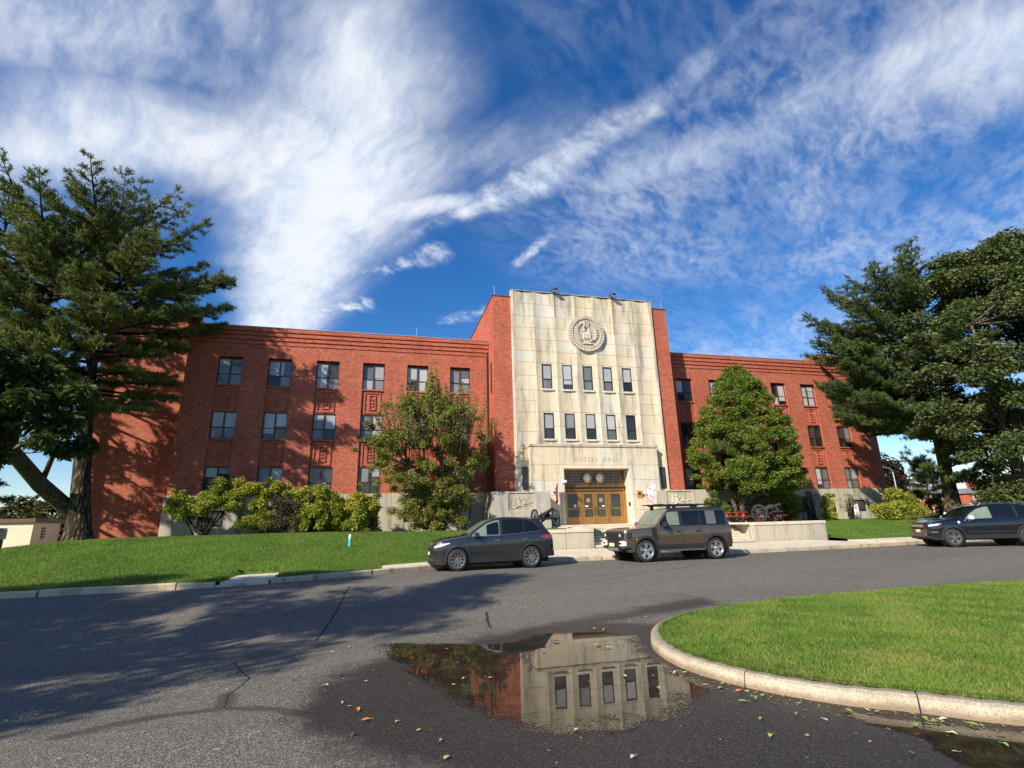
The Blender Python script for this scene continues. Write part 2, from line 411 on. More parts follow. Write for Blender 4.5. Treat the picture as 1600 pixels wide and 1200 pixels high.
def asphalt_fn(t, b):
    p = t.pos(); x, y, z = t.sep(p)
    ag = t.vor(p, 95, out='Color'); agd = t.vor(p, 95); a2 = t.vor(p, 38, out='Color')
    rv = t.sep(ag)[0]; r2 = t.sep(a2)[0]
    base = t.mix(t.rng(rv, .2, 1.0), (.054, .049, .041), (.205, .188, .158))
    base = t.mix(t.math('MULTIPLY', t.rng(rv, .90, .96), .9), base, (.36, .34, .30))
    base = t.mix(t.math('MULTIPLY', t.rng(r2, .93, .97), .6), base, (.30, .28, .24))
    lg = t.noise(p, .35, 5, .6); lanes = t.noise(t.comb(t.math('MULTIPLY', x, .12), t.math('MULTIPLY', y, .9), 0.), 1., 4, .6)
    base = t.mix(t.math('MULTIPLY', t.rng(lg, .35, .7), .35), base, (.125, .12, .108))
    base = t.mix(t.math('MULTIPLY', t.rng(lanes, .45, .7), .25), base, (.05, .048, .045))
    # damp ground around the puddles (lower right), with a ragged outline
    wn = t.math('MULTIPLY', t.math('SUBTRACT', t.noise(p, 1.1, 6, .62), .5), 1.3)
    def cap(A, B, w0, soft):
        A = tuple(q*FG for q in A); B = tuple(q*FG for q in B); w0 *= FG; soft *= FG
        A = Vector((*A, 0)); AB = Vector((*B, 0))-A
        pa = t.vmath('SUBTRACT', p, tuple(A)); tt = t.math('MULTIPLY', t.vmath('DOT_PRODUCT', pa, tuple(AB), out=1), 1/AB.length_squared, clamp=True)
        dd = t.vmath('LENGTH', t.vmath('MULTIPLY', t.vmath('SUBTRACT', pa, t.vmath('SCALE', tuple(AB), tt)), (1, 1, 0)), out=1)
        return t.rng(t.math('ADD', dd, wn), w0, w0-soft)
    wet = cap((1.3, 5.6), (2.8, 6.4), 2.15, .5)
    wet = t.math('MAXIMUM', wet, cap((1.5, 4.6), (4.0, 2.4), 1.55, .5))
    wet = t.math('MAXIMUM', wet, t.math('MULTIPLY', cap((-4.6, 6.0), (-3.2, 6.6), .7, .5), .0))
    wet = t.math('MAXIMUM', wet, t.math('MULTIPLY', cap((2.9, 8.2), (6.0, 9.2), .55, .5), .9))
    base = t.mix(t.math('MULTIPLY', wet, .92), base, t.mix(1., base, (.13, .12, .125), 'MULTIPLY'))
    # tar seams and cracks
    def crack(A, B, w, wob=.06, sc=2.5):
        A = Vector((*A, 0)); AB = Vector((*B, 0))-A
        q = t.vmath('ADD', p, t.vmath('SCALE', t.vmath('SUBTRACT', t.noise(p, sc, 4, .6, out=1), (.5, .5, .5)), wob*4))
        pa = t.vmath('SUBTRACT', q, tuple(A)); tt = t.math('MULTIPLY', t.vmath('DOT_PRODUCT', pa, tuple(AB), out=1), 1/AB.length_squared, clamp=True)
        dd = t.vmath('LENGTH', t.vmath('MULTIPLY', t.vmath('SUBTRACT', pa, t.vmath('SCALE', tuple(AB), tt)), (1, 1, 0)), out=1)
        return t.rng(dd, w, w*.35)
    ck = crack((-.71, 15.9), (-1.04, 11.2), .032, .045, 1.6)
    g_ = lambda q: (q[0]*FG, q[1]*FG)
    for a in (((-.79, 8.5), (-3.4, 8.2), .02), ((-3.4, 8.2), (-7.5, 7.4), .018), ((-.79, 8.5), (1.9, 8.9), .02), ((1.9, 9.6), (1.75, 8.4), .05), ((4.6, 11.2), (14, 14.5), .02), ((1.5, 11.), (4.6, 11.2), .014),
              ((5.4, 10.4), (6.2, 9.5), .025), ((2.6, 3.1), (2.75, 3.8), .02), ((2.75, 3.8), (2.6, 4.3), .014), ((-.2, 5.6), (.1, 4.6), .012), ((.6, 3.9), (.1, 4.6), .012)):
        ck = t.math('MAXIMUM', ck, crack(g_(a[0]), g_(a[1]), a[2]))
    smear = crack((-3.14, 7.16), (-2.47, 7.5), .13, .05)
    for a, b_ in (((-2.47, 7.5), (-1.67, 7.56)), ((-1.67, 7.56), (-1.08, 7.34)), ((-1.08, 7.34), (-.48, 6.77))): smear = t.math('MAXIMUM', smear, crack(a, b_, .11, .05))
    smear = t.math('MAXIMUM', smear, crack((-1.72, 7.6), (-1.76, 8.14), .16, .06))
    smear = t.math('MULTIPLY', smear, .62)
    for a, b_ in (((-1.70, 7.56), (-1.76, 8.14)), ((-1.76, 8.14), (-1.70, 8.88)), ((-1.70, 8.88), (-2.16, 9.96)), ((-2.16, 9.96), (-1.6, 10.6))): ck = t.math('MAXIMUM', ck, crack(a, b_, .022, .035))
    base = t.mix(t.math('MAXIMUM', ck, smear), base, (.018, .017, .016))
    # grit and stain along the far kerb
    t.put(b.inputs['Base Color'], base)
    t.put(b.inputs['Roughness'], t.mixf(wet, .82, .46)); t.put(b.inputs['Specular IOR Level'], t.mixf(wet, .35, .4))
    h = t.math('ADD', t.math('MULTIPLY', agd, -1.), t.math('MULTIPLY', t.noise(p, 160, 3, .6), .5))
    t.l.new(t.bump(h, t.mixf(wet, .65, .4), .008), b.inputs['Normal'])
M['asphalt'] = material('asphalt', asphalt_fn)

def grass_fn(c0, c1, c2, c3):
    def fn(t, b):
        p = t.pos(); x, y, z = t.sep(p)
        n = t.noise(p, .5, 5, .6); f = t.noise(p, 7, 5, .7); m = t.noise(t.comb(x, t.math('MULTIPLY', y, 1.), 0.), 38, 4, .7)
        c = t.mix(t.rng(n, .35, .65), c0, c1); c = t.mix(t.rng(f, .42, .72), c, c2); c = t.mix(t.math('MULTIPLY', t.rng(m, .5, .7), .6), c, c3)
        t.put(b.inputs['Base Color'], c); t.put(b.inputs['Roughness'], .9); t.put(b.inputs['Specular IOR Level'], .1)
        t.l.new(t.bump(t.math('ADD', f, m), .8, .05), b.inputs['Normal'])
    return fn
M['lawn'] = material('lawn_turf', grass_fn((.085, .16, .022), (.115, .20, .028), (.07, .135, .019), (.05, .085, .014)))
M['island_soil'] = material('island_turf', grass_fn((.10, .15, .025), (.15, .21, .035), (.18, .19, .06), (.07, .09, .02)))
M['field'] = material('far_field', grass_fn((.06, .09, .02), (.07, .10, .02), (.05, .08, .015), (.04, .05, .01)))
def blade_fn(cols, dry=None, trans=.35, patch=1.2):
    def fn(t, b):
        r = t.irand(); p = t.pos(); n = t.noise(p, patch, 3, .5)
        c = t.mix(r, cols[0], cols[1]); c = t.mix(t.rng(n, .35, .68), c, t.mix(r, cols[1], cols[2]))
        if dry: c = t.mix(t.math('MULTIPLY', t.rng(t.math('ADD', t.noise(p, dry[1], 4, .6), t.math('MULTIPLY', r, .22)), .60, .74), dry[2]), c, dry[0])
        t.put(b.inputs['Base Color'], c); t.put(b.inputs['Roughness'], .55); t.put(b.inputs['Specular IOR Level'], .25)
        tr = t.add('ShaderNodeBsdfTranslucent'); t.put(tr.inputs[0], t.mix(1., c, (1.3, 1.35, .7), 'MULTIPLY'))
        ms = t.add('ShaderNodeMixShader'); ms.inputs[0].default_value = trans
        t.l.new(b.outputs[0], ms.inputs[1]); t.l.new(tr.outputs[0], ms.inputs[2])
        t.l.new(ms.outputs[0], t.n['Material Output'].inputs['Surface'])
    return fn
M['blade'] = material('grass_blades', blade_fn(((.085, .165, .024), (.155, .262, .042), (.22, .32, .06)), ((.34, .33, .10), 1.1, .6), .4))
M['lawn_blade'] = material('lawn_blades', blade_fn(((.072, .14, .022), (.122, .208, .034), (.17, .25, .046)), ((.20, .215, .06), .45, .55), .4, .5))
M['pine'] = material('pine_needles', blade_fn(((.055, .085, .028), (.115, .150, .040), (.22, .235, .06)), None, .22, .35))
M['pine_far'] = material('pine_needles_far', blade_fn(((.042, .070, .024), (.082, .12, .034), (.15, .185, .048)), None, .25, .3))
M['oak'] = material('oak_leaves', blade_fn(((.046, .068, .024), (.082, .112, .036), (.135, .16, .052)), None, .18, .5))
M['bigleaf'] = material('magnolia_leaves', blade_fn(((.026, .042, .014), (.055, .078, .020), (.10, .12, .03)), None, .25, .6))
M['pear'] = material('pear_leaves', blade_fn(((.11, .15, .032), (.19, .235, .052), (.29, .31, .075)), ((.34, .20, .07), 1.5, .6), .3, .7))
M['dogwood'] = material('dogwood_leaves', blade_fn(((.085, .15, .024), (.155, .235, .038), (.235, .30, .05)), ((.22, .15, .04), .9, .5), .3, .6))
M['rhodo'] = material('rhododendron_leaves', blade_fn(((.15, .20, .035), (.31, .35, .065), (.46, .48, .10)), ((.42, .40, .08), 1.1, .5), .3, .9))
M['rhodo_b'] = material('yellow_shrub_leaves', blade_fn(((.15, .19, .03), (.31, .35, .055), (.46, .47, .08)), ((.48, .43, .07), 1.1, .5), .3, .9))
M['drybush'] = material('grey_twig_leaves', blade_fn(((.07, .06, .04), (.14, .115, .085), (.20, .16, .12)), None, .2, .9))
M['far_leaf'] = material('far_leaves', blade_fn(((.035, .042, .014), (.07, .07, .018), (.13, .10, .025)), None, .2, .12))
def bark_fn(c0, c1, sc=1.):
    def fn(t, b):
        x, y, z = t.sep(t.pos())
        n = t.noise(t.comb(t.math('MULTIPLY', x, 9*sc), t.math('MULTIPLY', y, 9*sc), t.math('MULTIPLY', z, 2.2*sc)), 1., 6, .65)
        g = t.vor(t.comb(t.math('MULTIPLY', x, 7*sc), t.math('MULTIPLY', y, 7*sc), t.math('MULTIPLY', z, 2*sc)), 1.)
        c = t.mix(t.rng(n, .35, .65), c0, c1); c = t.mix(t.rng(g, .6, .15), tuple(k*.4 for k in c0), c)
        t.put(b.inputs['Base Color'], c); t.put(b.inputs['Roughness'], .95); t.put(b.inputs['Specular IOR Level'], .15)
        t.l.new(t.bump(t.math('ADD', n, g), 1.0, .08), b.inputs['Normal'])
    return fn
M['bark_pine'] = material('pine_bark', bark_fn((.085, .068, .048), (.25, .20, .14)))
M['bark_smooth'] = material('smooth_bark', bark_fn((.16, .13, .10), (.30, .25, .19), 2.))
M['bark_dark'] = material('dark_bark', bark_fn((.04, .032, .025), (.10, .08, .06)))
def water_fn(t, b):
    p = t.pos()
    t.put(b.inputs['Base Color'], t.mix(t.rng(t.noise(p, 3, 5, .6), .4, .7), (.020, .016, .011), (.045, .035, .022)))
    t.put(b.inputs['Roughness'], .015); t.put(b.inputs['IOR'], 1.40); t.put(b.inputs['Specular IOR Level'], .55)
    t.l.new(t.bump(t.noise(p, 2.5, 2, .5), .006, .05), b.inputs['Normal'])
    # asphalt grains break the thin edge of the water: the sheet is cut away over them
    at = t.add('ShaderNodeAttribute'); at.attribute_name = 'depth'
    d = at.outputs['Fac']
    g = t.math('ADD', t.math('MULTIPLY', t.vor(p, 48), .55), t.math('MULTIPLY', t.noise(p, 2.2, 7, .66), .9))
    keep = t.math('GREATER_THAN', t.math('MULTIPLY_ADD', d, 1.7, g), .86)
    t.put(b.inputs['Alpha'], keep)
M['water'] = material('puddle_water', water_fn)
def fallen_fn(t, b):
    r = t.orand()
    c = t.ramp(r, [(0, (.20, .26, .05)), (.45, (.34, .38, .10)), (.7, (.48, .42, .16)), (.88, (.5, .20, .04)), (1, (.22, .12, .06))])
    t.put(b.inputs['Base Color'], c); t.put(b.inputs['Roughness'], .5)
M['fallen'] = material('fallen_leaf', fallen_fn)
# ------------------------------------------------------------------ setting
KERB = [(-70, 15.6), (-20, 16.6), (-9.4, 16.9), (-4.6, 17.0), (-3.0, 17.35), (0.2, 18.9), (1.5, 19.7), (2.6, 20.2), (4.2, 20.4), (7.2, 20.45), (15, 20.5), (20, 20.6), (24, 21.0), (27, 21.45), (40, 22.2), (120, 25.6)]
KX = np.array([k[0] for k in KERB]); KY = np.array([k[1] for k in KERB])
_xs = np.arange(-70, 120.01, .25); _ys = np.interp(_xs, KX, KY)
_k = np.exp(-np.linspace(-2, 2, 17)**2); _k /= _k.sum()
_ys = np.convolve(np.pad(_ys, 8, mode='edge'), _k, 'valid')
def kerb_y(x): return np.interp(x, _xs, _ys)
def zg(x, y):
    return -.5*(1-sstep(11.4, 17.0, y))
def Hc(x):
    x = np.asarray(x, float)
    h = 1.30 - 1.5*sstep(-11.5, -24, x)*1.0 - .16*sstep(-4, 4, x)
    return h
def lawn_z(x, y):
    """height of the left lawn and of the ground along the building"""
    x = np.asarray(x, float); y = np.asarray(y, float)
    u = y-kerb_y(x)-.16
    flat = .15+.05*np.clip(u, 0, 1.7)
    hc = Hc(x)
    rise = flat+(hc-.25)*np.sin(np.clip((u-1.5)/8.5, 0, 1)*np.pi/2)**1.25
    z = rise-.10*sstep(12, 30, u)*0
    # concrete patch sunk in the grass
    q = ((x > -4.35) & (x < -2.95) & (u < 2.2)) | ((x > .15) & (u < 1.75))
    return np.where(q, .07, z)
def rlawn_z(x, y):
    u = np.asarray(y, float)-24.7
    return .13+1.02*sstep(-2, 13, u)-.0*np.asarray(x)

gs = MB(); gs.mi = 0
gs.verts([(-900, -400, -.85), (1200, -400, -.85), (1200, 1500, -.85), (-900, 1500, -.85)]); gs.face(0, 1, 2, 3)
tag(gs.build('ground', M['field']), kind='structure')

# road and court: one asphalt sheet ending under the far kerb
rd = MB()
xs = np.concatenate([np.arange(-70, -12, 2.), np.arange(-12, 34, .5), np.arange(34, 121, 3.)])
yr = np.concatenate([[-60, -20, 0], np.linspace(10, 17.5, 22)])
rows = [[(x, y, float(zg(x, y))) for x in xs] for y in yr]+[[(x, float(kerb_y(x))+.05 if float(kerb_y(x)) > 17.6 else max(17.6, float(kerb_y(x))+.05), 0) for x in xs]]
rows = [[(x, min(y, float(kerb_y(x))+.05), z) for x, y, z in r_] for r_ in rows]
rd.grid(rows)
tag(rd.build('road', M['asphalt'], smooth=True), kind='structure')

def lawn(name, xs, yfun, y1s, zf, mat):
    mb = MB(); rows = []
    for s in y1s:
        rows.append([(x, yfun(x)+s, float(zf(x, yfun(x)+s))) for x in xs])
    mb.grid(rows); return tag(mb.build(name, mat, smooth=True), kind='structure')
us = np.concatenate([np.arange(0, 2.61, .2), np.arange(2.8, 12, .6), np.arange(12, 60, 2.5)])
lawn('lawn', np.concatenate([np.arange(-68, -10, 1.), np.arange(-10, 6.6, .2)]), lambda x: float(kerb_y(x))+.14, us, lawn_z, M['lawn'])
# lawn to the right of the plaza and platform ground behind the retaining walls
mb = MB(); xs2 = np.concatenate([np.arange(26.4, 60, .8), np.arange(60, 120, 3)])
rows = [[(x, y+float(kerb_y(x))-20.9, float(rlawn_z(x, y))) for x in xs2] for y in np.concatenate([np.arange(24.6, 40, .7), np.arange(40, 130, 4)])]
mb.grid(rows); tag(mb.build('lawn', M['lawn'], smooth=True), kind='structure')
# ground strips on the platform, one each side of the steps
for x0, x1 in ((6.4, 12.2), (20.5, 26.4)):
    mb = MB(); mb.grid([[(x, y, 1.13) for x in np.linspace(x0, x1, 4)] for y in (26.9, 33, 40)]); tag(mb.build('planting_bed', M['lawn']), kind='structure')

# sidewalk slabs
walk = struct_root('sidewalk')
def slab(x0, x1, y0, y1, z1, name='paving_slab', par=None, mat='conc', g=.012):
    b = MB(); b.bbox(x0+g, x1-g, y0+g, y1-g, z1-.12, z1+random.uniform(-.004, .004), .008); return b.build(name, M[mat], par or walk)
def slab_quad(q, z1, mat='conc', par=None, g=.985):
    c = np.mean(np.array(q), 0); q = [tuple(c+(np.array(p)-c)*g) for p in q]
    b = MB(); b.prism(q, z1-.12, z1); return b.build('paving_slab', M[mat], par or walk)
ky = lambda x: float(kerb_y(x))
for k in range(5):      # narrow walk from the grass to the plaza
    a, c = .2+k*1.22, .2+(k+1)*1.22
    slab_quad([(a, ky(a)+.19), (c, ky(c)+.19), (c, ky(c)+1.72), (a, ky(a)+1.72)], .152)
slab_quad([(-4.3, ky(-4.3)+.05), (-3.05, ky(-3.05)+.05), (-2.98, ky(-3.0)+1.1), (-4.3, ky(-4.3)+1.1)], .118, 'conc')
slab_quad([(-4.3, ky(-4.3)+1.12), (-2.98, ky(-3.0)+1.12), (-3.0, ky(-3.0)+2.1), (-4.25, ky(-4.25)+2.1)], .150, 'conc')
xk = list(np.arange(6.32, 26.3, 1.67))
for a, c in zip(xk[:-1], xk[1:]):
    ys = [max(ky(a), ky(c))+.19, 22.2, 23.7, 25.1, 26.48]
    for y0, y1 in zip(ys[:-1], ys[1:]): slab(a, c, y0, y1, .155)
for k in range(16):     # walk going on to the right
    a, c = 26.36+k*1.6, 26.36+(k+1)*1.6
    for s in (.19, 2.1): slab_quad([(a, ky(a)+s), (c, ky(c)+s), (c, ky(c)+s+1.85), (a, ky(a)+s+1.85)], .152)

# far kerb in separate lengths
kroot = struct_root('kerb')
def kerb_piece(x0, x1, par, mat, z=.15, w=.17, n=6):
    mb = MB(); rows = []
    prof = [(-.0, -.05), (-.0, z-.035), (.03, z-.004), (w-.03, z), (w, z-.01), (w, -.05)]
    for x in np.linspace(x0, x1, n):
        y = float(kerb_y(x)); rows.append([(x, y+p, q+.006*math.sin(x*3.1)) for p, q in prof])
    mb.grid(rows)
    mb.face(*range(len(prof))); k = (n-1)*len(prof); mb.face(*[k+j for j in range(len(prof)-1, -1, -1)])
    return mb.build('kerb_stone', M[mat], par)
x = -40.0; rr = random.Random(3)
while x < 62:
    L = rr.uniform(2.6, 3.3); x1 = x+L
    if x < -4.4 < x1: x1 = -4.4
    if -4.4 <= x < -3.0: x1 = -3.0
    drop = -4.45 < x < -3.05
    ramp = 7.0 < x+1 < 10.2
    kerb_piece(x, x1-rr.uniform(.015, .06), kroot, 'kerb', .06 if drop else (.09 if ramp else .165+rr.uniform(-.015, .012)))
    x = x1

# ------------------------------------------------------------------ grass island with its kerb
IS_OUT = [(14.5, 2.45), (9, 2.50), (7, 2.62), (5.6, 2.85), (4.72, 3.28), (4.27, 3.71), (3.8, 4.12), (3.42, 4.72), (3.24, 5.35), (3.26, 5.95), (3.48, 6.62), (3.92, 7.22), (4.7, 7.75), (6.0, 8.2), (8.0, 8.5), (11, 8.55), (14.5, 8.4)]
def catmull(P, n=8):
    P = np.array(P, float); out = []
    for k in range(len(P)-1):
        p0 = P[max(k-1, 0)]; p1 = P[k]; p2 = P[k+1]; p3 = P[min(k+2, len(P)-1)]
        for t in np.linspace(0, 1, n, endpoint=False):
            out.append(.5*((2*p1)+(-p0+p2)*t+(2*p0-5*p1+4*p2-p3)*t*t+(-p0+3*p1-3*p2+p3)*t**3))
    out.append(P[-1]); return np.array(out)
isl = catmull([(a*FG, b*FG) for a, b in IS_OUT], 10); ZI = -.5
tan = np.gradient(isl, axis=0); tan /= np.linalg.norm(tan, axis=1)[:, None]
inn = np.stack([tan[:, 1], -tan[:, 0]], 1)        # towards the grass (curve runs clockwise)
if np.dot(inn[80], np.array([8., 5.5])*FG-isl[80]) < 0: inn = -inn
ikr = struct_root('kerb')
seglen = np.concatenate([[0], np.cumsum(np.linalg.norm(np.diff(isl, axis=0), axis=1))])
# joints fall where the photograph shows them
def idx_near(px, py):
    px, py = px*FG, py*FG; return int(np.argmin((isl[:, 0]-px)**2+(isl[:, 1]-py)**2))
jn = [0, idx_near(7.2, 2.6), idx_near(4.25, 3.73), idx_near(3.43, 4.7), idx_near(3.5, 6.65), idx_near(5.3, 8.0), idx_near(8.2, 8.5), len(isl)-1]
for a, c in zip(jn[:-1], jn[1:]):
    mb = MB(); prof = [(0, -.03), (.012, .07), (.02, .125), (.045, .15), (.15, .155), (.165, .145), (.165, -.03)]
    rows = []
    ks = list(range(a, c+1))
    for j, k in enumerate(ks):
        sh = tan[k]*(.008 if j == 0 else (-.008 if j == len(ks)-1 else 0))
        wob = .004*math.sin(k*1.7)
        rows.append([tuple(isl[k]+inn[k]*(p*1.0+wob)+sh)+(ZI+q*1.12+wob,) for p, q in prof])
    mb.grid(rows); m = len(prof)
    mb.face(*range(m)); e = (len(ks)-1)*m; mb.face(*[e+j for j in range(m-1, -1, -1)])
    mb.build('kerb_stone', M['island_kerb'], ikr, angle=40)
edge = isl+inn*.163
nE = len(edge)
def island_z(d): return ZI+.155+.08*(1-np.exp(-d/1.2))+.02
mb = MB(); rows = []
cen = np.stack([np.maximum(edge[:, 0], 6.9)*.5+np.minimum(edge[:, 0]+2.1, 19.2)*.5, np.full(nE, 7.3)], 1)
for s in (0, .03, .08, .16, .3, .5, .75, 1.0):
    pt = edge*(1-s)+cen*s; d = np.linalg.norm(pt-edge, axis=1)
    rows.append([(pt[k, 0], pt[k, 1], float(island_z(d[k]))) for k in range(nE)])
mb.grid(rows); tag(mb.build('grass_island', M['island_soil'], smooth=True), kind='structure')

def blades(name, px, py, pz, h, w, lean, mat, seed=1, droop=.35, seg=1):
    r = np.random.default_rng(seed); n = len(px)
    a = r.uniform(0, 2*np.pi, n); hh = h*r.uniform(.55, 1.25, n); ww = w*r.uniform(.7, 1.3, n)
    la = r.uniform(0, 2*np.pi, n); ll = hh*lean*r.uniform(.2, 1.4, n)
    dx, dy = np.cos(a)*ww/2, np.sin(a)*ww/2; lx, ly = np.cos(la)*ll, np.sin(la)*ll
    b0 = np.stack([px-dx, py-dy, pz], 1); b1 = np.stack([px+dx, py+dy, pz], 1)
    if seg == 1:
        tp = np.stack([px+lx, py+ly, pz+hh], 1)
        V = np.stack([b0, b1, tp], 1).reshape(-1, 3); F = np.arange(3*n).reshape(-1, 3)
    else:
        m0 = np.stack([px-dx*.8+lx*.35, py-dy*.8+ly*.35, pz+hh*.6], 1); m1 = np.stack([px+dx*.8+lx*.35, py+dy*.8+ly*.35, pz+hh*.6], 1)
        tp = np.stack([px+lx, py+ly, pz+hh*(1-.12*lean)], 1)
        V = np.stack([b0, b1, m1, m0, tp], 1).reshape(-1, 3)
        k = np.arange(n)[:, None]*5
        F = np.concatenate([k+np.array([[0, 1, 2]]), k+np.array([[0, 2, 3]]), k+np.array([[3, 2, 4]])], 0)
    return mesh_np(name, V, F, mat)
def mesh_np(name, V, F, mat, parent=None, smooth=False):
    me = bpy.data.meshes.new(name); V = np.asarray(V, np.float32); F = np.asarray(F, np.int32)
    root = parent
    while root is not None and root.parent is not None: root = root.parent
    if root is not None and root.name in BASE: V = V-np.array(BASE[root.name], np.float32)
    me.vertices.add(len(V)); me.vertices.foreach_set('co', V.ravel())
    k = F.shape[1]; me.loops.add(F.size); me.loops.foreach_set('vertex_index', F.ravel())
    me.polygons.add(len(F)); me.polygons.foreach_set('loop_start', np.arange(0, F.size, k, dtype=np.int32))
    if smooth: me.polygons.foreach_set('use_smooth', np.ones(len(F), bool))
    for m in (mat if isinstance(mat, (list, tuple)) else [mat]): me.materials.append(m)
    me.update(calc_edges=True); me.validate()
    o = bpy.data.objects.new(name, me); COL.objects.link(o)
    if parent is not None: o.parent = parent
    return o
def in_poly(px, py, poly):
    inside = np.zeros(len(px), bool); j = len(poly)-1
    for i in range(len(poly)):
        xi, yi = poly[i]; xj, yj = poly[j]
        c = ((yi > py) != (yj > py)) & (px < (xj-xi)*(py-yi)/(yj-yi+1e-12)+xi); inside ^= c; j = i
    return inside
def curve_dist(px, py, pts):
    d = np.full(len(px), 1e9)
    for k in range(0, len(pts)): d = np.minimum(d, (px-pts[k, 0])**2+(py-pts[k, 1])**2)
    return np.sqrt(d)
# blades: dense close to the camera, thinning with distance
N = 330000
r = np.random.default_rng(11)
px = r.uniform(4.2, 19.0, N*2); py = r.uniform(3.3, 11.4, N*2)
keep = in_poly(px, py, edge[::2]) & (r.uniform(0, 1, N*2) < np.clip(6.5/np.hypot(px, py), .25, 1)**1.3)
px, py = px[keep], py[keep]; dd = curve_dist(px, py, edge[::2])
o = blades('grass', px, py, island_z(dd)-.012, .07*(.75+.25*sstep(0, .5, dd)), 0.0080, .75, M['blade'], 4, seg=2)
tag(o, kind='stuff')
# a fringe of longer blades leaning over the kerb
N = 12000; k = r.integers(0, nE, N); off = r.uniform(.0, .05, N)
q = edge[k]+inn[k]*off[:, None]+tan[k]*r.uniform(-.06, .06, N)[:, None]
tag(blades('grass', q[:, 0], q[:, 1], np.full(N, ZI+.18), .055, .006, 1.1, M['blade'], 5, seg=2), kind='stuff')
N = 170000
px = r.uniform(-22, 6.5, N); u = .12+14*r.uniform(0, 1, N)**1.3; py = kerb_y(px)+.16+u
pz = lawn_z(px, py); keep = (pz > .1)
tag(blades('grass', px[keep], py[keep], pz[keep]-.01, .075, .022, .6, M['lawn_blade'], 6), kind='stuff')
N = 26000
px = r.uniform(26.6, 48, N); y0 = 24.6+10*r.uniform(0, 1, N)**1.4; py = y0+kerb_y(px)-20.9
tag(blades('grass', px, py, rlawn_z(px, y0)-.01, .075, .03, .6, M['lawn_blade'], 7), kind='stuff')

# ------------------------------------------------------------------ puddles
def puddle(outline, z=-.495, n=60, rings=14):
    outline = [(a*FG, b*FG) for a, b in outline]
    P = catmull(outline+[outline[0]], 12)[:-1]; c = P.mean(0)
    V = []; D = []
    for s in np.linspace(0, 1, rings):
        for p in P: V.append((*(c+(p-c)*s), z)); D.append(1-s)
    m = len(P); F = []
    for a in range(rings-1):
        for k in range(m): F.append((a*m+k, a*m+(k+1) % m, (a+1)*m+(k+1) % m, (a+1)*m+k))
    o = mesh_np('puddle', V, np.array(F), M['water']); at = o.data.attributes.new('depth', 'FLOAT', 'POINT')
    at.data.foreach_set('value', np.array(D, np.float32)); tag(o, kind='structure'); return o
puddle([(.15, 7.98), (.9, 7.66), (1.45, 7.38), (1.85, 7.45), (2.3, 7.7), (2.9, 7.68), (3.5, 7.3), (3.4, 6.6), (3.2, 5.9), (3.2, 5.3), (3.15, 4.85), (2.65, 4.35), (2.1, 4.15), (1.6, 4.1), (1.15, 4.35), (.8, 5.0), (.45, 6.1), (.15, 7.1), (.0, 7.7)])
puddle([(3.72, 3.98), (3.95, 3.72), (4.1, 3.6), (4.35, 3.38), (4.65, 3.15), (5.3, 2.8), (5.2, 2.3), (4.2, 2.3), (3.8, 2.65), (3.66, 2.9), (3.70, 3.15), (3.78, 3.4), (3.68, 3.7)])
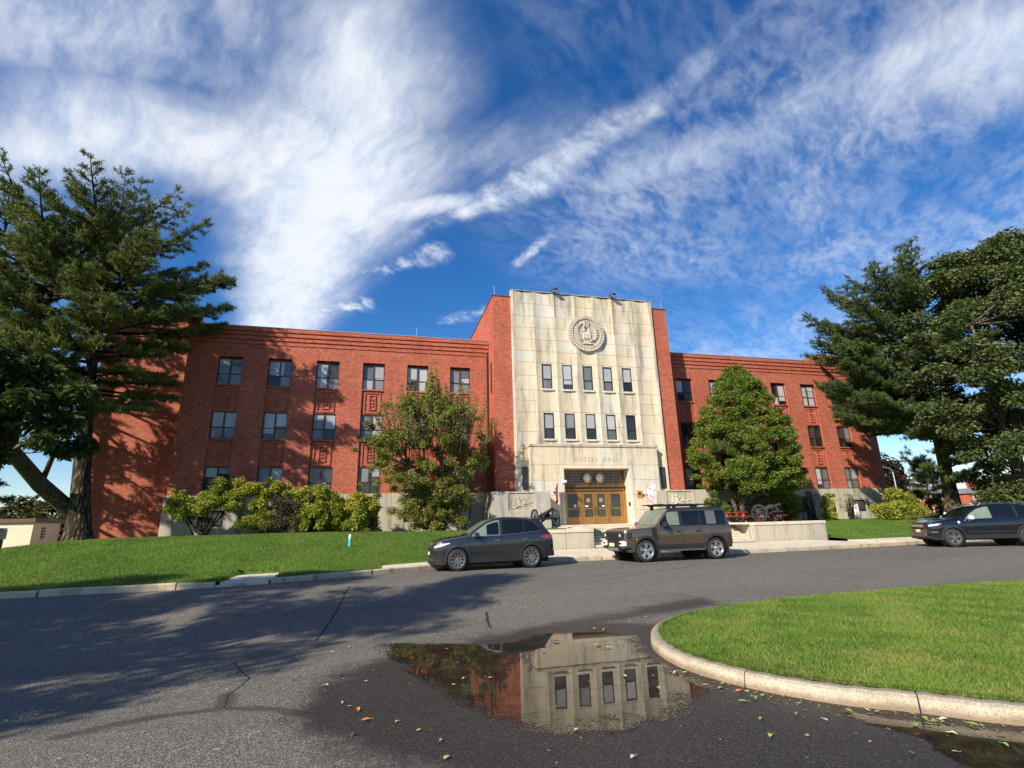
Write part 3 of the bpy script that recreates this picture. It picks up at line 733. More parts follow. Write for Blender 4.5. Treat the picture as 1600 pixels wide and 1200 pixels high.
# ------------------------------------------------------------------ the hall
XC = 16.35; YW = 40.0; YS = 37.85; YP = 37.4
GZ = 1.0
bld = wthing('brick_building', 'long three storey red brick hall with a pale stone centre and rows of dark windows', 'building', (XC, 40, GZ))
WIN_X = [10.32+3.41*k for k in range(6)]
ROWS = [(11.83, 13.86), (7.85, 9.84), (3.92, 5.86)]
WW = .83
def wing(sg):
    X = lambda d: XC+sg*d
    def bx(mb, d0, d1, *a):
        x0, x1 = sorted((X(d0), X(d1))); mb.box(x0, x1, *a)
    mb = MB(); d_in, d_out = 7.95, 30.25
    edges = [d_in]
    for w in WIN_X: edges += [w-WW, w+WW]
    edges.append(d_out)
    for k in range(0, len(edges), 2): bx(mb, edges[k], edges[k+1], YW, YW+.45, 3.9, 13.98)
    bx(mb, d_in, d_out, YW, YW+.45, 14.62, 15.0)
    bx(mb, d_in, d_out, YW+.42, YW+.47, 3.9, 14.62)         # backing behind openings
    bx(mb, d_in, d_out, YW+.5, YW+15, 3.9, 16.1)            # mass of the wing
    xs_ = sorted((X(d_out-.45), X(d_out))); mb.box(xs_[0], xs_[1], YW+.45, YW+.5, 3.9, 15.)
    mb.build('wall', M['brick'], bld)
    mb = MB(); bx(mb, d_in, d_out, YW-.004, YW+.42, 13.98, 14.62); mb.build('soldier_course', M['soldier'], bld)
    for z0, z1, p in ((15.02, 15.26, .05), (15.36, 15.60, .09), (15.70, 15.94, .13), (16.04, 16.36, .17)):
        mb = MB(); bx(mb, d_in, d_out+p, YW-p, YW+.5, z0, z1); mb.build('cornice_band', M['brick'], bld)
    mb = MB()
    for z0, z1, p in ((14.98, 15.04, -.05), (15.24, 15.38, -.03), (15.58, 15.72, .01), (15.92, 16.06, .05)): bx(mb, d_in, d_out+p-.02, YW-p+.01, YW+.49, z0, z1)
    mb.build('cornice_backing', M['brick'], bld)
    mb = MB(); bx(mb, d_in, d_out+.2, YW-.20, YW+.55, 16.362, 16.40); mb.build('coping', M['coping_metal'], bld)
    # weathered stone base in blocks
    mb = MB(); bx(mb, d_in, d_out+.06, YW+.06, YW+14.9, GZ-.4, 3.88); mb.build('base_core', M['granite'], bld)
    cuts = [d_in]+[w+1.7 for w in WIN_X[:-1]]+[d_out+.12]
    for k in range(6):
        x0, x1 = sorted((X(cuts[k]), X(cuts[k+1])))
        b = MB(); b.bbox(x0+.008, x1-.008, YW-.12, YW+.1, 2.86, 3.9, .012); b.build('stone_block', M['granite'], bld)
        w = WIN_X[k]; a0, a1 = sorted((X(w-.78), X(w+.78)))
        for q0, q1 in ((x0, a0), (a1, x1)):
            b = MB(); b.bbox(q0+.008, q1-.008, YW-.12, YW+.1, .75, 2.84, .012); b.build('stone_block', M['granite'], bld)
        b = MB(); b.bbox(a0+.005, a1-.005, YW-.12, YW+.1, .75, 1.80, .012); b.build('stone_block', M['granite'], bld)
        # basement window
        f = MB(); y0, y1 = YW-.02, YW+.04
        for q in ((a0, a0+.09, 1.82, 2.82), (a1-.09, a1, 1.82, 2.82), (a0+.09, a1-.09, 1.82, 1.91), (a0+.09, a1-.09, 2.73, 2.82)): f.box(q[0], q[1], y0, y1, q[2], q[3])
        fo = f.build('basement_window', M['frame'], bld)
        p = MB(); p.box(a0+.09, a1-.09, YW+.01, YW+.05, 1.91, 2.73); p.build('pane', M['pane_grey' if (sg < 0 and k in (0,)) else 'pane_dark'], fo)
bl_rng = random.Random(77)
def window(xc, z0, z1, w, y, par, style, kind='wing', mats=None):
    """frame in front of the opening, its panes and sill sub-parts"""
    h = z1-z0; f = MB(); t = .06; yo = y+.20; x0, x1 = xc-w, xc+w
    f.box(x0, x0+t, yo, yo+.10, z0, z1); f.box(x1-t, x1, yo, yo+.10, z0, z1); f.box(x0+t, x1-t, yo, yo+.10, z1-t, z1); f.box(x0+t, x1-t, yo, yo+.10, z0, z0+t)
    if kind == 'wing':
        f.mi = 1; f.box(xc-.055, xc+.055, yo-.02, yo+.09, z0+t, z1-t); f.mi = 0
    zm = z0+h*(.42 if kind == 'wing' else .40)
    f.box(x0+t, x1-t, yo+.01, yo+.08, zm-.03, zm+.03)
    fo = f.build('window', [M['frame'], M['frame_brown']], par)
    cols = [(x0+t, xc-.055), (xc+.055, x1-t)] if kind == 'wing' else [(x0+t, x1-t)]
    for ci, (a, c) in enumerate(cols):
        for ri, (q0, q1) in enumerate(((z0+t, zm-.03), (zm+.03, z1-t))):
            p = MB(); tilt = random.uniform(-.012, .012); tv = random.uniform(-.014, .014)
            i = p.verts([(a, yo+.06+tilt+tv, q0), (c, yo+.06-tilt+tv, q0), (c, yo+.06-tilt-tv, q1), (a, yo+.06+tilt-tv, q1)]); p.face(i, i+1, i+2, i+3)
            p.build('pane', M[style[(ci*2+ri) % len(style)]], fo)
        if bl_rng.random() < .55:       # a roller blind drawn part of the way down behind this light
            zb = z1-t-(h-2*t)*bl_rng.choice((.22, .35, .5, .56, .8)); e = bl_rng.choice((0., 0., .25)); m = 'pane_light' if bl_rng.random() < .6 else 'pane_grey'
            p = MB(); p.box(a+.012+e*(c-a), c-.012, yo+.024, yo+.028, zb, z1-t-.004); p.build('blind', M[m], fo)
    return fo
D, G, L_ = 'pane_dark', 'pane_grey', 'pane_light'
ST = {(-1, 0): [(D, D, G, D), (D, D, G, G), (D, G, G, G)], (-1, 1): [(D, D, D, G), (G, G, G, G), (D, G, D, G)]}
for sg in (-1, 1):
    wing(sg)
    for k, w in enumerate(WIN_X):
        xc = XC+sg*w
        for r_, (z0, z1) in enumerate(ROWS):
            rs = random.Random(k*7+r_*3+(sg > 0)*50)
            st = [G, G, G, G] if sg < 0 else [D, D, D, D]
            for q in range(4):
                if rs.random() < .35: st[q] = rs.choice([D, G, L_])
            if sg < 0 and k == 3 and r_ == 0: st = [L_, L_, G, D]
            if sg > 0 and k == 4 and r_ == 0: st = [L_, L_, L_, L_]
            if r_ == 2: st = [rs.choice([D, D, D, G]) for _ in range(4)]
            window(xc, z0, z1, WW-.005, YW, bld, st)
            if r_ < 2:
                s = MB(); s.box(xc-WW+.01, xc+WW-.01, YW-.02, YW+.30, z0-.10, z0-.005); s.build('sill', M['brick'], bld)
                b0, b1 = ROWS[r_+1][1]+.0, z0-.105
                p = MB(); y = YW+.13
                p.box(xc-WW+.004, xc+WW-.004, y, y+.2, b0, b1)
                def ring(d, z_0, z_1, hw, th, yy):
                    d.box(xc-hw, xc-hw+th, yy, y+.01, z_0, z_1); d.box(xc+hw-th, xc+hw, yy, y+.01, z_0, z_1)
                    d.box(xc-hw+th, xc+hw-th, yy, y+.01, z_0, z_0+th); d.box(xc-hw+th, xc+hw-th, yy, y+.01, z_1-th, z_1)
                ring(p, b0+.10, b1-.12, .62, .085, y-.07)
                sp = p.build('spandrel_panel', M['brick'], bld)
                e = MB(); ring(e, b0+.36, b1-.32, .26, .075, y-.075)
                zc = (b0+b1)/2+.02
                for dz in (-.24, 0, .24): e.box(xc-.02-.09, xc+.11, y-.08, y+.01, zc+dz-.055, zc+dz+.055)
                e.build('relief_ornament', M['brick'], sp)
# recessed end blocks, taller and set back
for sg in (-1, 1):
    x0, x1 = sorted((XC+sg*30.0, XC+sg*38.4)); mb = MB(); mb.box(x0, x1, 46, 66, .4, 16.2); mb.build('wall', M['brick'], bld)
    x0, x1 = sorted((XC+sg*32.1, XC+sg*38.38)); mb = MB(); mb.box(x0, x1, 46.02, 66, 16.2, 19.5); mb.build('wall', M['brick'], bld)
    mb = MB(); mb.box(x0-.06, x1+.06, 45.96, 66.05, 19.5, 19.57); mb.build('coping', M['coping_metal'], bld)
    for z0 in (17.2, 18.0, 18.8):
        mb = MB(); mb.box(x0-.05, x1+.05, 45.93, 46.1, z0, z0+.28); mb.build('cornice_band', M['brick'], bld)
# central tower
TX0, TX1 = 8.42, 24.28; SX0, SX1 = 9.92, 22.80
mb = MB(); mb.box(TX0, SX0-.0, 38.0, 52, 3.7, 19.7); mb.box(SX1, TX1, 38.0, 52, 3.7, 19.7); mb.box(SX0+.005, SX1-.005, 38.37, 51.9, 5.8, 19.65)
mb.build('wall', M['brick'], bld)
for a, c in ((TX0-.05, SX0), (SX1, TX1+.05)): mb = MB(); mb.box(a, c, 37.95, 52.05, 19.7, 19.78); mb.build('coping', M['brown_trim'], bld)
for z0, z1 in ((3.95, 9.3), (11.6, 14.2)):      # tall slits in the flank beside the wing
    f = MB(); f.box(TX0-.01, TX0+.05, 38.75, 39.25, z0, z1); f.build('slit_window', M['frame'], bld)
# stone front: concave fluted bays laid up in panels
NB = 7; trim = .22; BW = (SX1-SX0-2*trim)/NB
mb = MB(); mb.box(SX0+.02, SX1-.02, 38.12, 38.36, 5.6, 20.15); mb.box(SX0+.02, 13.4, 38.12, 38.9, .8, 5.595); mb.box(19.3, SX1-.02, 38.12, 38.9, .8, 5.595); mb.box(13.41, 19.29, 38.7, 38.9, .8, 5.59); mb.build('stone_backing', M['granite'], bld)
for x0, x1 in ((SX0, SX0+trim), (SX1-trim, SX1)):
    zs = [3.4, 6.4, 9.4, 12.4, 15.4, 18.0, 20.3]
    for a, c in zip(zs[:-1], zs[1:]):
        b = MB(); b.bbox(x0+.004, x1-.004, YS-.02, 38.3, a+.006, c-.006, .01); b.build('stone_panel', M['lime'], bld)
def flute(x): # depth of the concave bay at x in 0..1
    return .11*(1-(2*x-1)**2)
def bay_panel(xa, xb, f0, f1, z0, z1, mat='lime'):
    n = 6; g = .010
    fr = [(xa+(xb-xa)*k/n, YS+flute(f0+(f1-f0)*k/n)) for k in range(n+1)]
    poly = [(min(max(x, xa+g), xb-g), y) for x, y in fr]+[(xb-g, 38.14), (xa+g, 38.14)]
    b = MB(); b.prism(poly, z0+g, z1-g); return b.build('stone_panel', M[mat], bld)
for k in range(NB):
    xa = SX0+trim+k*BW; xb = xa+BW; top = 20.25
    zs_all = [7.1, 8.4, 9.95, 10.9, 11.75, 12.95, 14.1, 15.05, 16.05, 17.1, 18.1, 19.2, top]
    if k in (0, 6):
        for a, c in zip([3.4, 5.0, 6.1]+zs_all[:-1], [5.0, 6.1, 7.1]+zs_all[1:]): bay_panel(xa, xb, 0, 1, a, c)
        continue
    xc = (xa+xb)/2; hw = .43; f0, f1 = (xc-hw-xa)/BW, (xc+hw-xa)/BW
    for a, c in zip(zs_all[6:-1], zs_all[7:]): bay_panel(xa, xb, 0, 1, a, c)
    bay_panel(xa, xb, 0, 1, 10.02, 11.74); bay_panel(xa, xb, 0, 1, 7.1, 7.68)
    for z0, z1 in ((7.68, 10.02), (11.74, 14.1)):
        for a, c in ((z0, (z0+z1)/2), ((z0+z1)/2, z1)):
            bay_panel(xa, xc-hw, 0, f0, a, c); bay_panel(xc+hw, xb, f1, 1, a, c)
    for ri, (z0, z1) in enumerate(((7.85, 9.93), (11.91, 14.0))):
        s = MB(); s.box(xc-hw+.012, xc+hw-.012, YS+.12, 38.13, z1+.004, z1+.10); s.build('stone_panel', M['lime_pale'], bld)
        sl = MB(); sl.box(xc-hw-.07, xc+hw+.07, YS-.02, 38.12, z0-.15, z0-.005); sl.build('sill', M['lime_pale'], bld)
        st = {(0, 0): (D, L_), (0, 1): (D, G), (0, 2): (D, G), (0, 3): (G, L_), (0, 4): (D, D), (1, 0): (G, L_), (1, 1): (D, D), (1, 2): (G, G), (1, 3): (G, L_), (1, 4): (D, L_)}[(ri, k-1)]
        window(xc, z0, z1, hw-.014, YS-.06, bld, st, kind='tower')
mb = MB(); mb.box(SX0-.02, SX1+.02, YS+.0, 38.5, 20.3, 20.36); mb.build('coping', M['granite'], bld)
# carved seal
SXC, SZ, SR = 16.42, 16.85, 1.62
sl = MB(); sl.lathe([(0, 37.76), (1.22, 37.76), (1.26, 37.69), (1.36, 37.69), (1.38, 37.78), (1.54, 37.78), (1.56, 37.73), (SR, 37.73), (SR, 38.0)], 64, (SXC, 0, SZ), 'y')
seal = sl.build('carved_seal', M['granite'], bld, angle=30)
for k in range(44):
    a = 2*math.pi*k/44; b = MB(); c_, s_ = math.cos(a), math.sin(a)
    def pt(r, w, y): return (SXC+r*c_-w*s_, y, SZ+r*s_+w*c_)
    i = b.verts([pt(1.37, -.06, 37.70), pt(1.60, -.075, 37.70), pt(1.60, .075, 37.70), pt(1.37, .06, 37.70), pt(1.37, -.06, 37.80), pt(1.60, -.075, 37.80), pt(1.60, .075, 37.80), pt(1.37, .06, 37.80)])
    for q in ((0, 1, 2, 3), (0, 4, 5, 1), (1, 5, 6, 2), (2, 6, 7, 3), (3, 7, 4, 0)): b.face(*[i+j for j in q])
    b.build('seal_bead', M['lime_pale'], seal)
rl = MB(); Y0, Y1 = 37.66, 37.77
def bar(p, q, w, y0=Y0):
    p, q = np.array(p, float), np.array(q, float); d = (q-p)/np.linalg.norm(q-p); nn = np.array([-d[1], d[0]])*w/2
    pl = [tuple(p-nn), tuple(q-nn), tuple(q+nn), tuple(p+nn)]; rl.prismY([(SXC+x, SZ+z) for x, z in pl], y0, Y1)
bar((-.17, .35), (-.17, 1.1), .11); bar((.17, .55), (.17, 1.1), .09); bar((-.17, 1.05), (.17, 1.05), .12); bar((-.17, .72), (.17, .72), .09)
bar((-.13, .62), (-.26, .12), .10); bar((.12, .62), (.28, .1), .10); bar((0, .9), (0, .5), .08)
rl.prismY([(SXC+x, SZ+z) for x, z in ((-.36, -.55), (.36, -.55), (.36, .0), (.22, .08), (0, .14), (-.22, .08), (-.36, 0))], Y0+.03, Y1)
for k in range(6): bar((-.30+.12*k, -.5), (-.30+.12*k, -.03), .05, Y0-.02)
for sx in (-1, 1):
    bar((sx*.35, .9), (sx*.95, .45), .06)
    for k in range(7):
        a = -.95+k*.26; r0 = .86; c0 = np.array([sx*r0*math.cos(a), r0*math.sin(a)])
        bar(c0, c0+np.array([sx*.17, .13]), .09); bar(c0, c0+np.array([-sx*.08, .2]), .08)
    bar((sx*.1, -.72), (sx*.62, -.58), .12)
bar((-.3, -.78), (.3, -.78), .16); bar((-.42, -.93), (.42, -.93), .09)
rl.build('relief_ornament', M['lime_pale'], seal)
# flood lamps on the parapet and the rust they have run down the stone
for x in (13.70, 19.02):
    f = MB(); f.box(x-.05, x+.05, YS-.12, YS+.1, 20.2, 20.5); f.bbox(x-.22, x+.22, YS-.5, YS+.05, 20.42, 20.60, .03)
    fo = f.build('flood_lamp', M['lamp_dark'], bld)
    p = MB(); p.box(x-.18, x+.18, YS-.46, YS-.02, 20.405, 20.419); p.build('lens', M['lamp_glass'], fo)
    rs = MB(); rs.box(x-.035, x+.035, YS-.012, YS+.19, 18.2 if x < 15 else 16.9, 20.2); rs.build('rust_streaked_conduit', M['rust'], bld)
for x, y, z, h in ((8.6, 38.2, 19.78, .9), (22.0, 40, 20.36, 1.0), (24.1, 38.3, 19.78, .8), (2.5, 41, 16.4, 1.2), (29, 41, 16.4, .8), (-5, 42, 16.4, .7), (34.5, 41, 16.4, 1.)):
    t_ = MB(); t_.tube([(x, y, z-.05), (x, y, z+h)], .022, 5); t_.build('lightning_rod', M['coping_metal'], bld)
# entrance portal
PX0, PX1, OX0, OX1, OZ0, OZ1 = 10.98, 21.72, 13.64, 19.08, 1.30, 5.48
def pblock(x0, x1, z0, z1, y0=YP, y1=38.1, mat='lime', nm='stone_panel', g=.007): b = MB(); b.bbox(x0+g, x1-g, y0, y1, z0+g, z1-g, .012); return b.build(nm, M[mat], bld)
for x0, x1 in ((PX0, OX0-.30), (OX1+.30, PX1)):
    for a, c in zip((1.1, 2.3, 3.45, 4.6, 5.75), (2.3, 3.45, 4.6, 5.75, 7.15)): pblock(x0, x1, a, c)
for x0, x1 in ((OX0-.30, OX0), (OX1, OX1+.30)):
    for a, c in ((1.1, 3.45), (3.45, 5.75)): pblock(x0, x1, a, c, YP-.03, 38.4, 'lime_pale')
pblock(OX0, OX1, OZ1, 5.75, YP-.03, 38.4, 'lime_pale')
for a, c in zip((OX0-.3, 14.8, 16.36, 17.9), (14.8, 16.36, 17.9, OX1+.3)): pblock(a, c, 5.75, 7.15)
pblock(PX0-.05, PX1+.05, 7.15, 7.36, YP-.06, 38.1, 'granite', 'coping')
tc = bpy.data.curves.new('lettering', 'FONT'); tc.body = 'RUSSEL HALL'; tc.size = .52; tc.extrude = .012; tc.align_x = 'CENTER'; tc.space_character = 1.42; tc.space_word = 1.3; tc.resolution_u = 3
to = bpy.data.objects.new('tmp', tc); COL.objects.link(to)
me = bpy.data.meshes.new_from_object(to.evaluated_get(bpy.context.evaluated_depsgraph_get())); bpy.data.objects.remove(to)
wd = max(v.co.x for v in me.vertices)-min(v.co.x for v in me.vertices); kx = 3.8/wd
me.transform(Matrix.Translation((16.40-XC, YP+.003-40, 6.02-GZ)) @ Matrix.Rotation(R(90), 4, 'X') @ Matrix.Diagonal((kx, 1, 1, 1)))
simple('letter', (.36, .29, .19), .9); me.materials.clear(); me.materials.append(M['letter'])
lt = bpy.data.objects.new('lettering', me); COL.objects.link(lt); lt.parent = bld
# bronze doors, frieze and transom
YD = 38.3
mb = MB(); mb.box(OX0-.2, OX1+.2, YD+.25, YD+.3, 1.2, 5.7); mb.build('lobby_backing', M['interior'], bld)
fr = MB()
for x in (OX0+.0, 15.20, 17.47, OX1-.12): fr.box(x, x+.12, YD-.05, YD+.14, OZ0, 3.80)
for x in (OX0+.13, OX1-.30): fr.box(x, x+.17, YD-.02, YD+.13, OZ0, 3.80)
fr.build('door_frame', M['bronze'], bld)
fz = MB(); fz.box(OX0, OX1, YD-.06, YD+.15, 3.80, 4.16); fz.box(OX0, OX1, YD-.13, YD-.06, 4.06, 4.18); fzo = fz.build('frieze', M['bronze_dark'], bld)
dn = MB()
for k in range(36): x = OX0+.14+k*.146; dn.box(x-.035, x+.035, YD-.10, YD-.061, 3.84, 3.98)
dn.build('dentils', M['bronze'], fzo)
xl = [OX0+.31, 15.19, 15.33, 16.40, 16.40, 17.46, 17.60, OX1-.31]
for k in range(4):
    a, c = xl[2*k]+.012, xl[2*k+1]-.012; d = MB(); w = c-a; s = .17
    d.box(a, a+s, YD, YD+.07, 1.32, 3.78); d.box(c-s, c, YD, YD+.07, 1.32, 3.78); d.box(a+s, c-s, YD, YD+.07, 3.60, 3.78); d.box(a+s, c-s, YD, YD+.07, 1.32, 1.86)
    d.box(a+s, c-s, YD+.015, YD+.06, 2.44, 2.52)
    do = d.build('door', M['bronze'], bld)
    g = MB(); g.box(a+s, c-s, YD+.035, YD+.045, 1.86, 3.60); g.build('pane', M['pane_dark'], do)
    h = MB(); hx = c-.08 if k in (0, 1) else a+.08; h.tube([(hx, YD-.01, 2.0), (hx, YD-.08, 2.05), (hx, YD-.08, 2.55), (hx, YD-.01, 2.6)], .018, 6); h.build('handle', M['bronze_dark'], do)
    if k in (1, 2):
        e = MB(); e.lathe([(0, YD+.025), (.17, YD+.025), (.17, YD+.034)], 20, ((a+c)/2, 0, 3.12), 'y'); e.build('round_emblem', M['gold'], do)
    if k in (0, 1, 2):
        e = MB(); e.box((a+c)/2+(.08 if k != 1 else -.28), (a+c)/2+(.28 if k != 1 else -.02), YD+.022, YD+.034, 2.62, 2.72 if k else 2.80); e.build('paper_notice', M['paper'], do)
tr = MB()
tr.box(OX0, OX1, YD-.02, YD+.1, 4.18, 4.24); tr.box(OX0, OX1, YD-.02, YD+.1, 5.40, OZ1)
for x in (OX0+.02, OX0+.30, OX0+.98, 15.75, 15.93, 16.82, 17.0, OX1-1.02, OX1-.34, OX1-.06): tr.box(x-.02, x+.02, YD-.01, YD+.06, 4.24, 5.40)
for k in range(5): z = 4.42+k*.21; tr.box(OX0, OX1, YD+.0, YD+.05, z-.014, z+.014)
tro = tr.build('transom', M['bronze'], bld)
g = MB(); g.box(OX0, OX1, YD+.06, YD+.075, 4.24, 5.40); g.build('pane', M['pane_dark'], tro)
for x in (15.84, 16.91):
    l = MB(); l.lathe([(.27, YD-.0), (.40, YD-.04), (.42, YD-.10), (.38, YD-.14), (.30, YD-.12), (.29, YD-.05)], 28, (x, 0, 4.83), 'y'); lo = l.build('round_lamp', M['bronze'], bld, angle=40)
    l = MB(); l.lathe([(0, YD-.15), (.15, YD-.13), (.29, YD-.07)], 24, (x, 0, 4.83), 'y'); l.build('lens', M['lamp_glass'], lo, smooth=True)
th = MB(); th.bbox(OX0-.7, OX1+.9, 36.9, 38.6, 1.19, 1.30, .01); th.build('threshold', M['conc'], bld)
# slots either side of the portal
for x in (10.46, 22.12):
    f = MB(); f.box(x, x+.42, YS-.03, YS+.03, 3.95, 5.65); fo = f.build('slit_window', M['frame'], bld)
    p = MB(); p.box(x+.06, x+.36, YS-.038, YS-.031, 4.02, 5.58); p.build('pane', M['pane_dark'], fo)
# podium walls with carved panels
for sg in (-1, 1):
    x0, x1 = sorted((XC+sg*4.30, XC+sg*8.62)); b = MB(); b.box(x0, x1, 36.26, 39.9, .9, 3.68); 
    b.build('podium_core', M['granite'], bld)
    cx = [x0-.02, x0+(1.2 if sg < 0 else .85), x1-(1.15 if sg < 0 else 1.25), x1+.02]
    for k, (a, c) in enumerate(zip(cx[:-1], cx[1:])):
        if k == 1:
            for z0, z1 in ((.95, 2.40), (3.60, 3.72)): b = MB(); b.bbox(a+.006, c-.006, 36.2, 36.4, z0+.005, z1-.005, .01); b.build('stone_block', M['granite'], bld)
            p = MB(); p.box(a+.01, c-.01, 36.27, 36.35, 2.41, 3.59)
            po = p.build('relief_panel', M['granite'], bld)
            q = MB(); y0, y1 = 36.225, 36.28
            def ob(pts): q.prismY([(a+(c-a)*u, 2.42+1.16*v) for u, v in pts], y0, y1)
            ob([(.1, .08), (.16, .06), (.92, .46), (.9, .52)])
            for u, v, r_ in ((.38, .78, .075), (.24, .72, .06), (.62, .62, .06), (.80, .30, .05)): ob([(u+r_*.62*math.cos(t_), v+r_*1.1*math.sin(t_)) for t_ in np.linspace(0, 6.283, 10, endpoint=False)])
            ob([(.28, .12), (.46, .12), (.44, .66), (.33, .68)]); ob([(.56, .2), (.68, .24), (.66, .55), (.58, .55)]); ob([(.18, .3), (.26, .3), (.27, .64), (.2, .62)]); ob([(.44, .55), (.6, .72), (.58, .76), (.42, .62)])
            q.build('relief_ornament', M['lime_pale'] if sg > 0 else M['granite'], po)
        else:
            b = MB(); b.bbox(a+.006, c-.006, 36.2, 36.4, .95, 3.72, .012); b.build('stone_block', M['granite'], bld)
    for k, (ya, yb) in enumerate(((36.22, 37.5), (37.5, 38.9), (38.9, 39.95))):
        xx = x0-.02 if sg < 0 else x1+.02; a, c = sorted((xx, xx-sg*(-.2)*-1 if False else xx+(.2 if sg < 0 else -.2)))
        b = MB(); b.bbox(a, c, ya+.18 if k == 0 else ya+.006, yb-.006, .95, 3.72, .012); b.build('stone_block', M['granite'], bld)
# downpipe where wing meets tower
for x in (8.2,):
    t_ = MB(); t_.tube([(x, 39.9, 3.9), (x, 39.9, 15.4)], .06, 8); t_.build('downpipe', M['brown_trim'], bld)

# ------------------------------------------------------------------ entrance steps, landing and retaining walls
WY = 26.55
stp = wthing('entrance_steps', 'broad flight of pale concrete steps rising to the bronze doors', 'steps', (XC, 27.5, .15))
for k in range(7):
    z1 = .155+(k+1)*.150; y0 = WY+.08+k*.34
    b = MB(); b.bbox(11.22, 21.18, y0, y0+(.36 if k < 6 else 1.2), z1-.148, z1, .012); b.build('step', M['conc'], stp)
ys = [29.78, 31.6, 33.4, 35.2, 36.9]; xs_ = list(np.linspace(12.25, 20.45, 6))
for y0, y1 in zip(ys[:-1], ys[1:]):
    for a, c in zip(xs_[:-1], xs_[1:]): slab(a, c, y0, y1, 1.195, 'landing_slab', stp)
for x0, x1, z1, lab in ((6.45, 11.2, 1.16, 'low stone retaining wall left of the steps behind the dark grey car'), (21.2, 26.3, 1.24, 'low stone retaining wall right of the steps, streaked and stained')):
    w = wthing('retaining_wall', lab, 'wall', ((x0+x1)/2, WY, .1), 'retaining walls beside the steps')
    cuts = np.linspace(x0, x1, 4) if x0 > 15 else np.linspace(x0, x1, 4)
    for a, c in zip(cuts[:-1], cuts[1:]):
        b = MB(); b.bbox(a+.012, c-.012, WY, WY+.40, .03, z1-.19, .012); b.build('stone_block', M['granite'], w)
        b = MB(); b.bbox(a+.006, c-.006, WY-.04, WY+.46, z1-.18, z1, .015); b.build('coping_stone', M['conc'], w)
    xe = x1 if x0 < 15 else x0
    for k in range(2):
        y0, y1 = WY+.47+k*1.4, WY+.47+(k+1)*1.4; xa, xb = (xe-.36, xe) if x0 < 15 else (xe, xe+.36)
        b = MB(); b.bbox(xa, xb, y0, y1-.01, .05, z1-.19, .01); b.build('stone_block', M['granite'], w)
        b = MB(); b.bbox(xa-.04 if x0 > 15 else xa, xb+(.04 if x0 < 15 else 0), y0, y1-.01, z1-.18, z1, .012); b.build('coping_stone', M['conc'], w)
# ------------------------------------------------------------------ trees and shrubs
def unit(v): return v/np.maximum(np.linalg.norm(v, axis=-1, keepdims=True), 1e-9)
def leaf_mesh(name, C, size, mat, parent, r, aspect=.5, droop=.3, up=.5, axis=None):
    """one folded diamond per leaf. C: centres (n,3)"""
    n = len(C)
    a = unit(r.normal(size=(n, 3))) if axis is None else unit(axis+r.normal(size=(n, 3))*.55)
    a[:, 2] = a[:, 2]*.6-droop; a = unit(a)
    nr = unit(r.normal(size=(n, 3))+np.array([0, 0, up*2])); s = unit(np.cross(a, nr)); nr = np.cross(s, a)
    L = (size*r.uniform(.65, 1.3, n))[:, None]; W = L*aspect
    p0 = C-a*L*.5; p2 = C+a*L*.5; m = C-nr*L*.06
    p1 = m+s*W*.5+nr*L*.12; p3 = m-s*W*.5+nr*L*.12
    V = np.stack([p0, p1, p2, p3], 1).reshape(-1, 3); k = np.arange(n)[:, None]*4
    F = np.concatenate([k+np.array([[0, 1, 2]]), k+np.array([[0, 2, 3]])], 0)
    return mesh_np(name, V, F, mat, parent)
def needle_mesh(name, C, A, mat, parent, r, nn=15, ln=.21, w=.036, spread=.9):
    """tufts of needles: C centres, A shoot directions"""
    n = len(C); Cx = np.repeat(C, nn, 0); Ax = np.repeat(A, nn, 0)
    d = unit(Ax*.6+r.normal(size=(n*nn, 3))*spread*.85+np.array([0, 0, .15]))
    s = unit(np.cross(d, r.normal(size=(n*nn, 3)))); L = (ln*r.uniform(.7, 1.25, n*nn))[:, None]
    b = Cx+Ax*(r.uniform(-.12, .12, n*nn)[:, None])
    V = np.stack([b-s*w/2, b+s*w/2, b+d*L+s*w*.25, b+d*L-s*w*.25], 1).reshape(-1, 3)
    F = np.arange(4*n*nn).reshape(-1, 4)
    return mesh_np(name, V, F, mat, parent)
def bez(p0, p1, p2, n=7):
    t = np.linspace(0, 1, n)[:, None]; p0, p1, p2 = map(lambda q: np.array(q, float), (p0, p1, p2))
    return (1-t)**2*p0+2*t*(1-t)*p1+t*t*p2

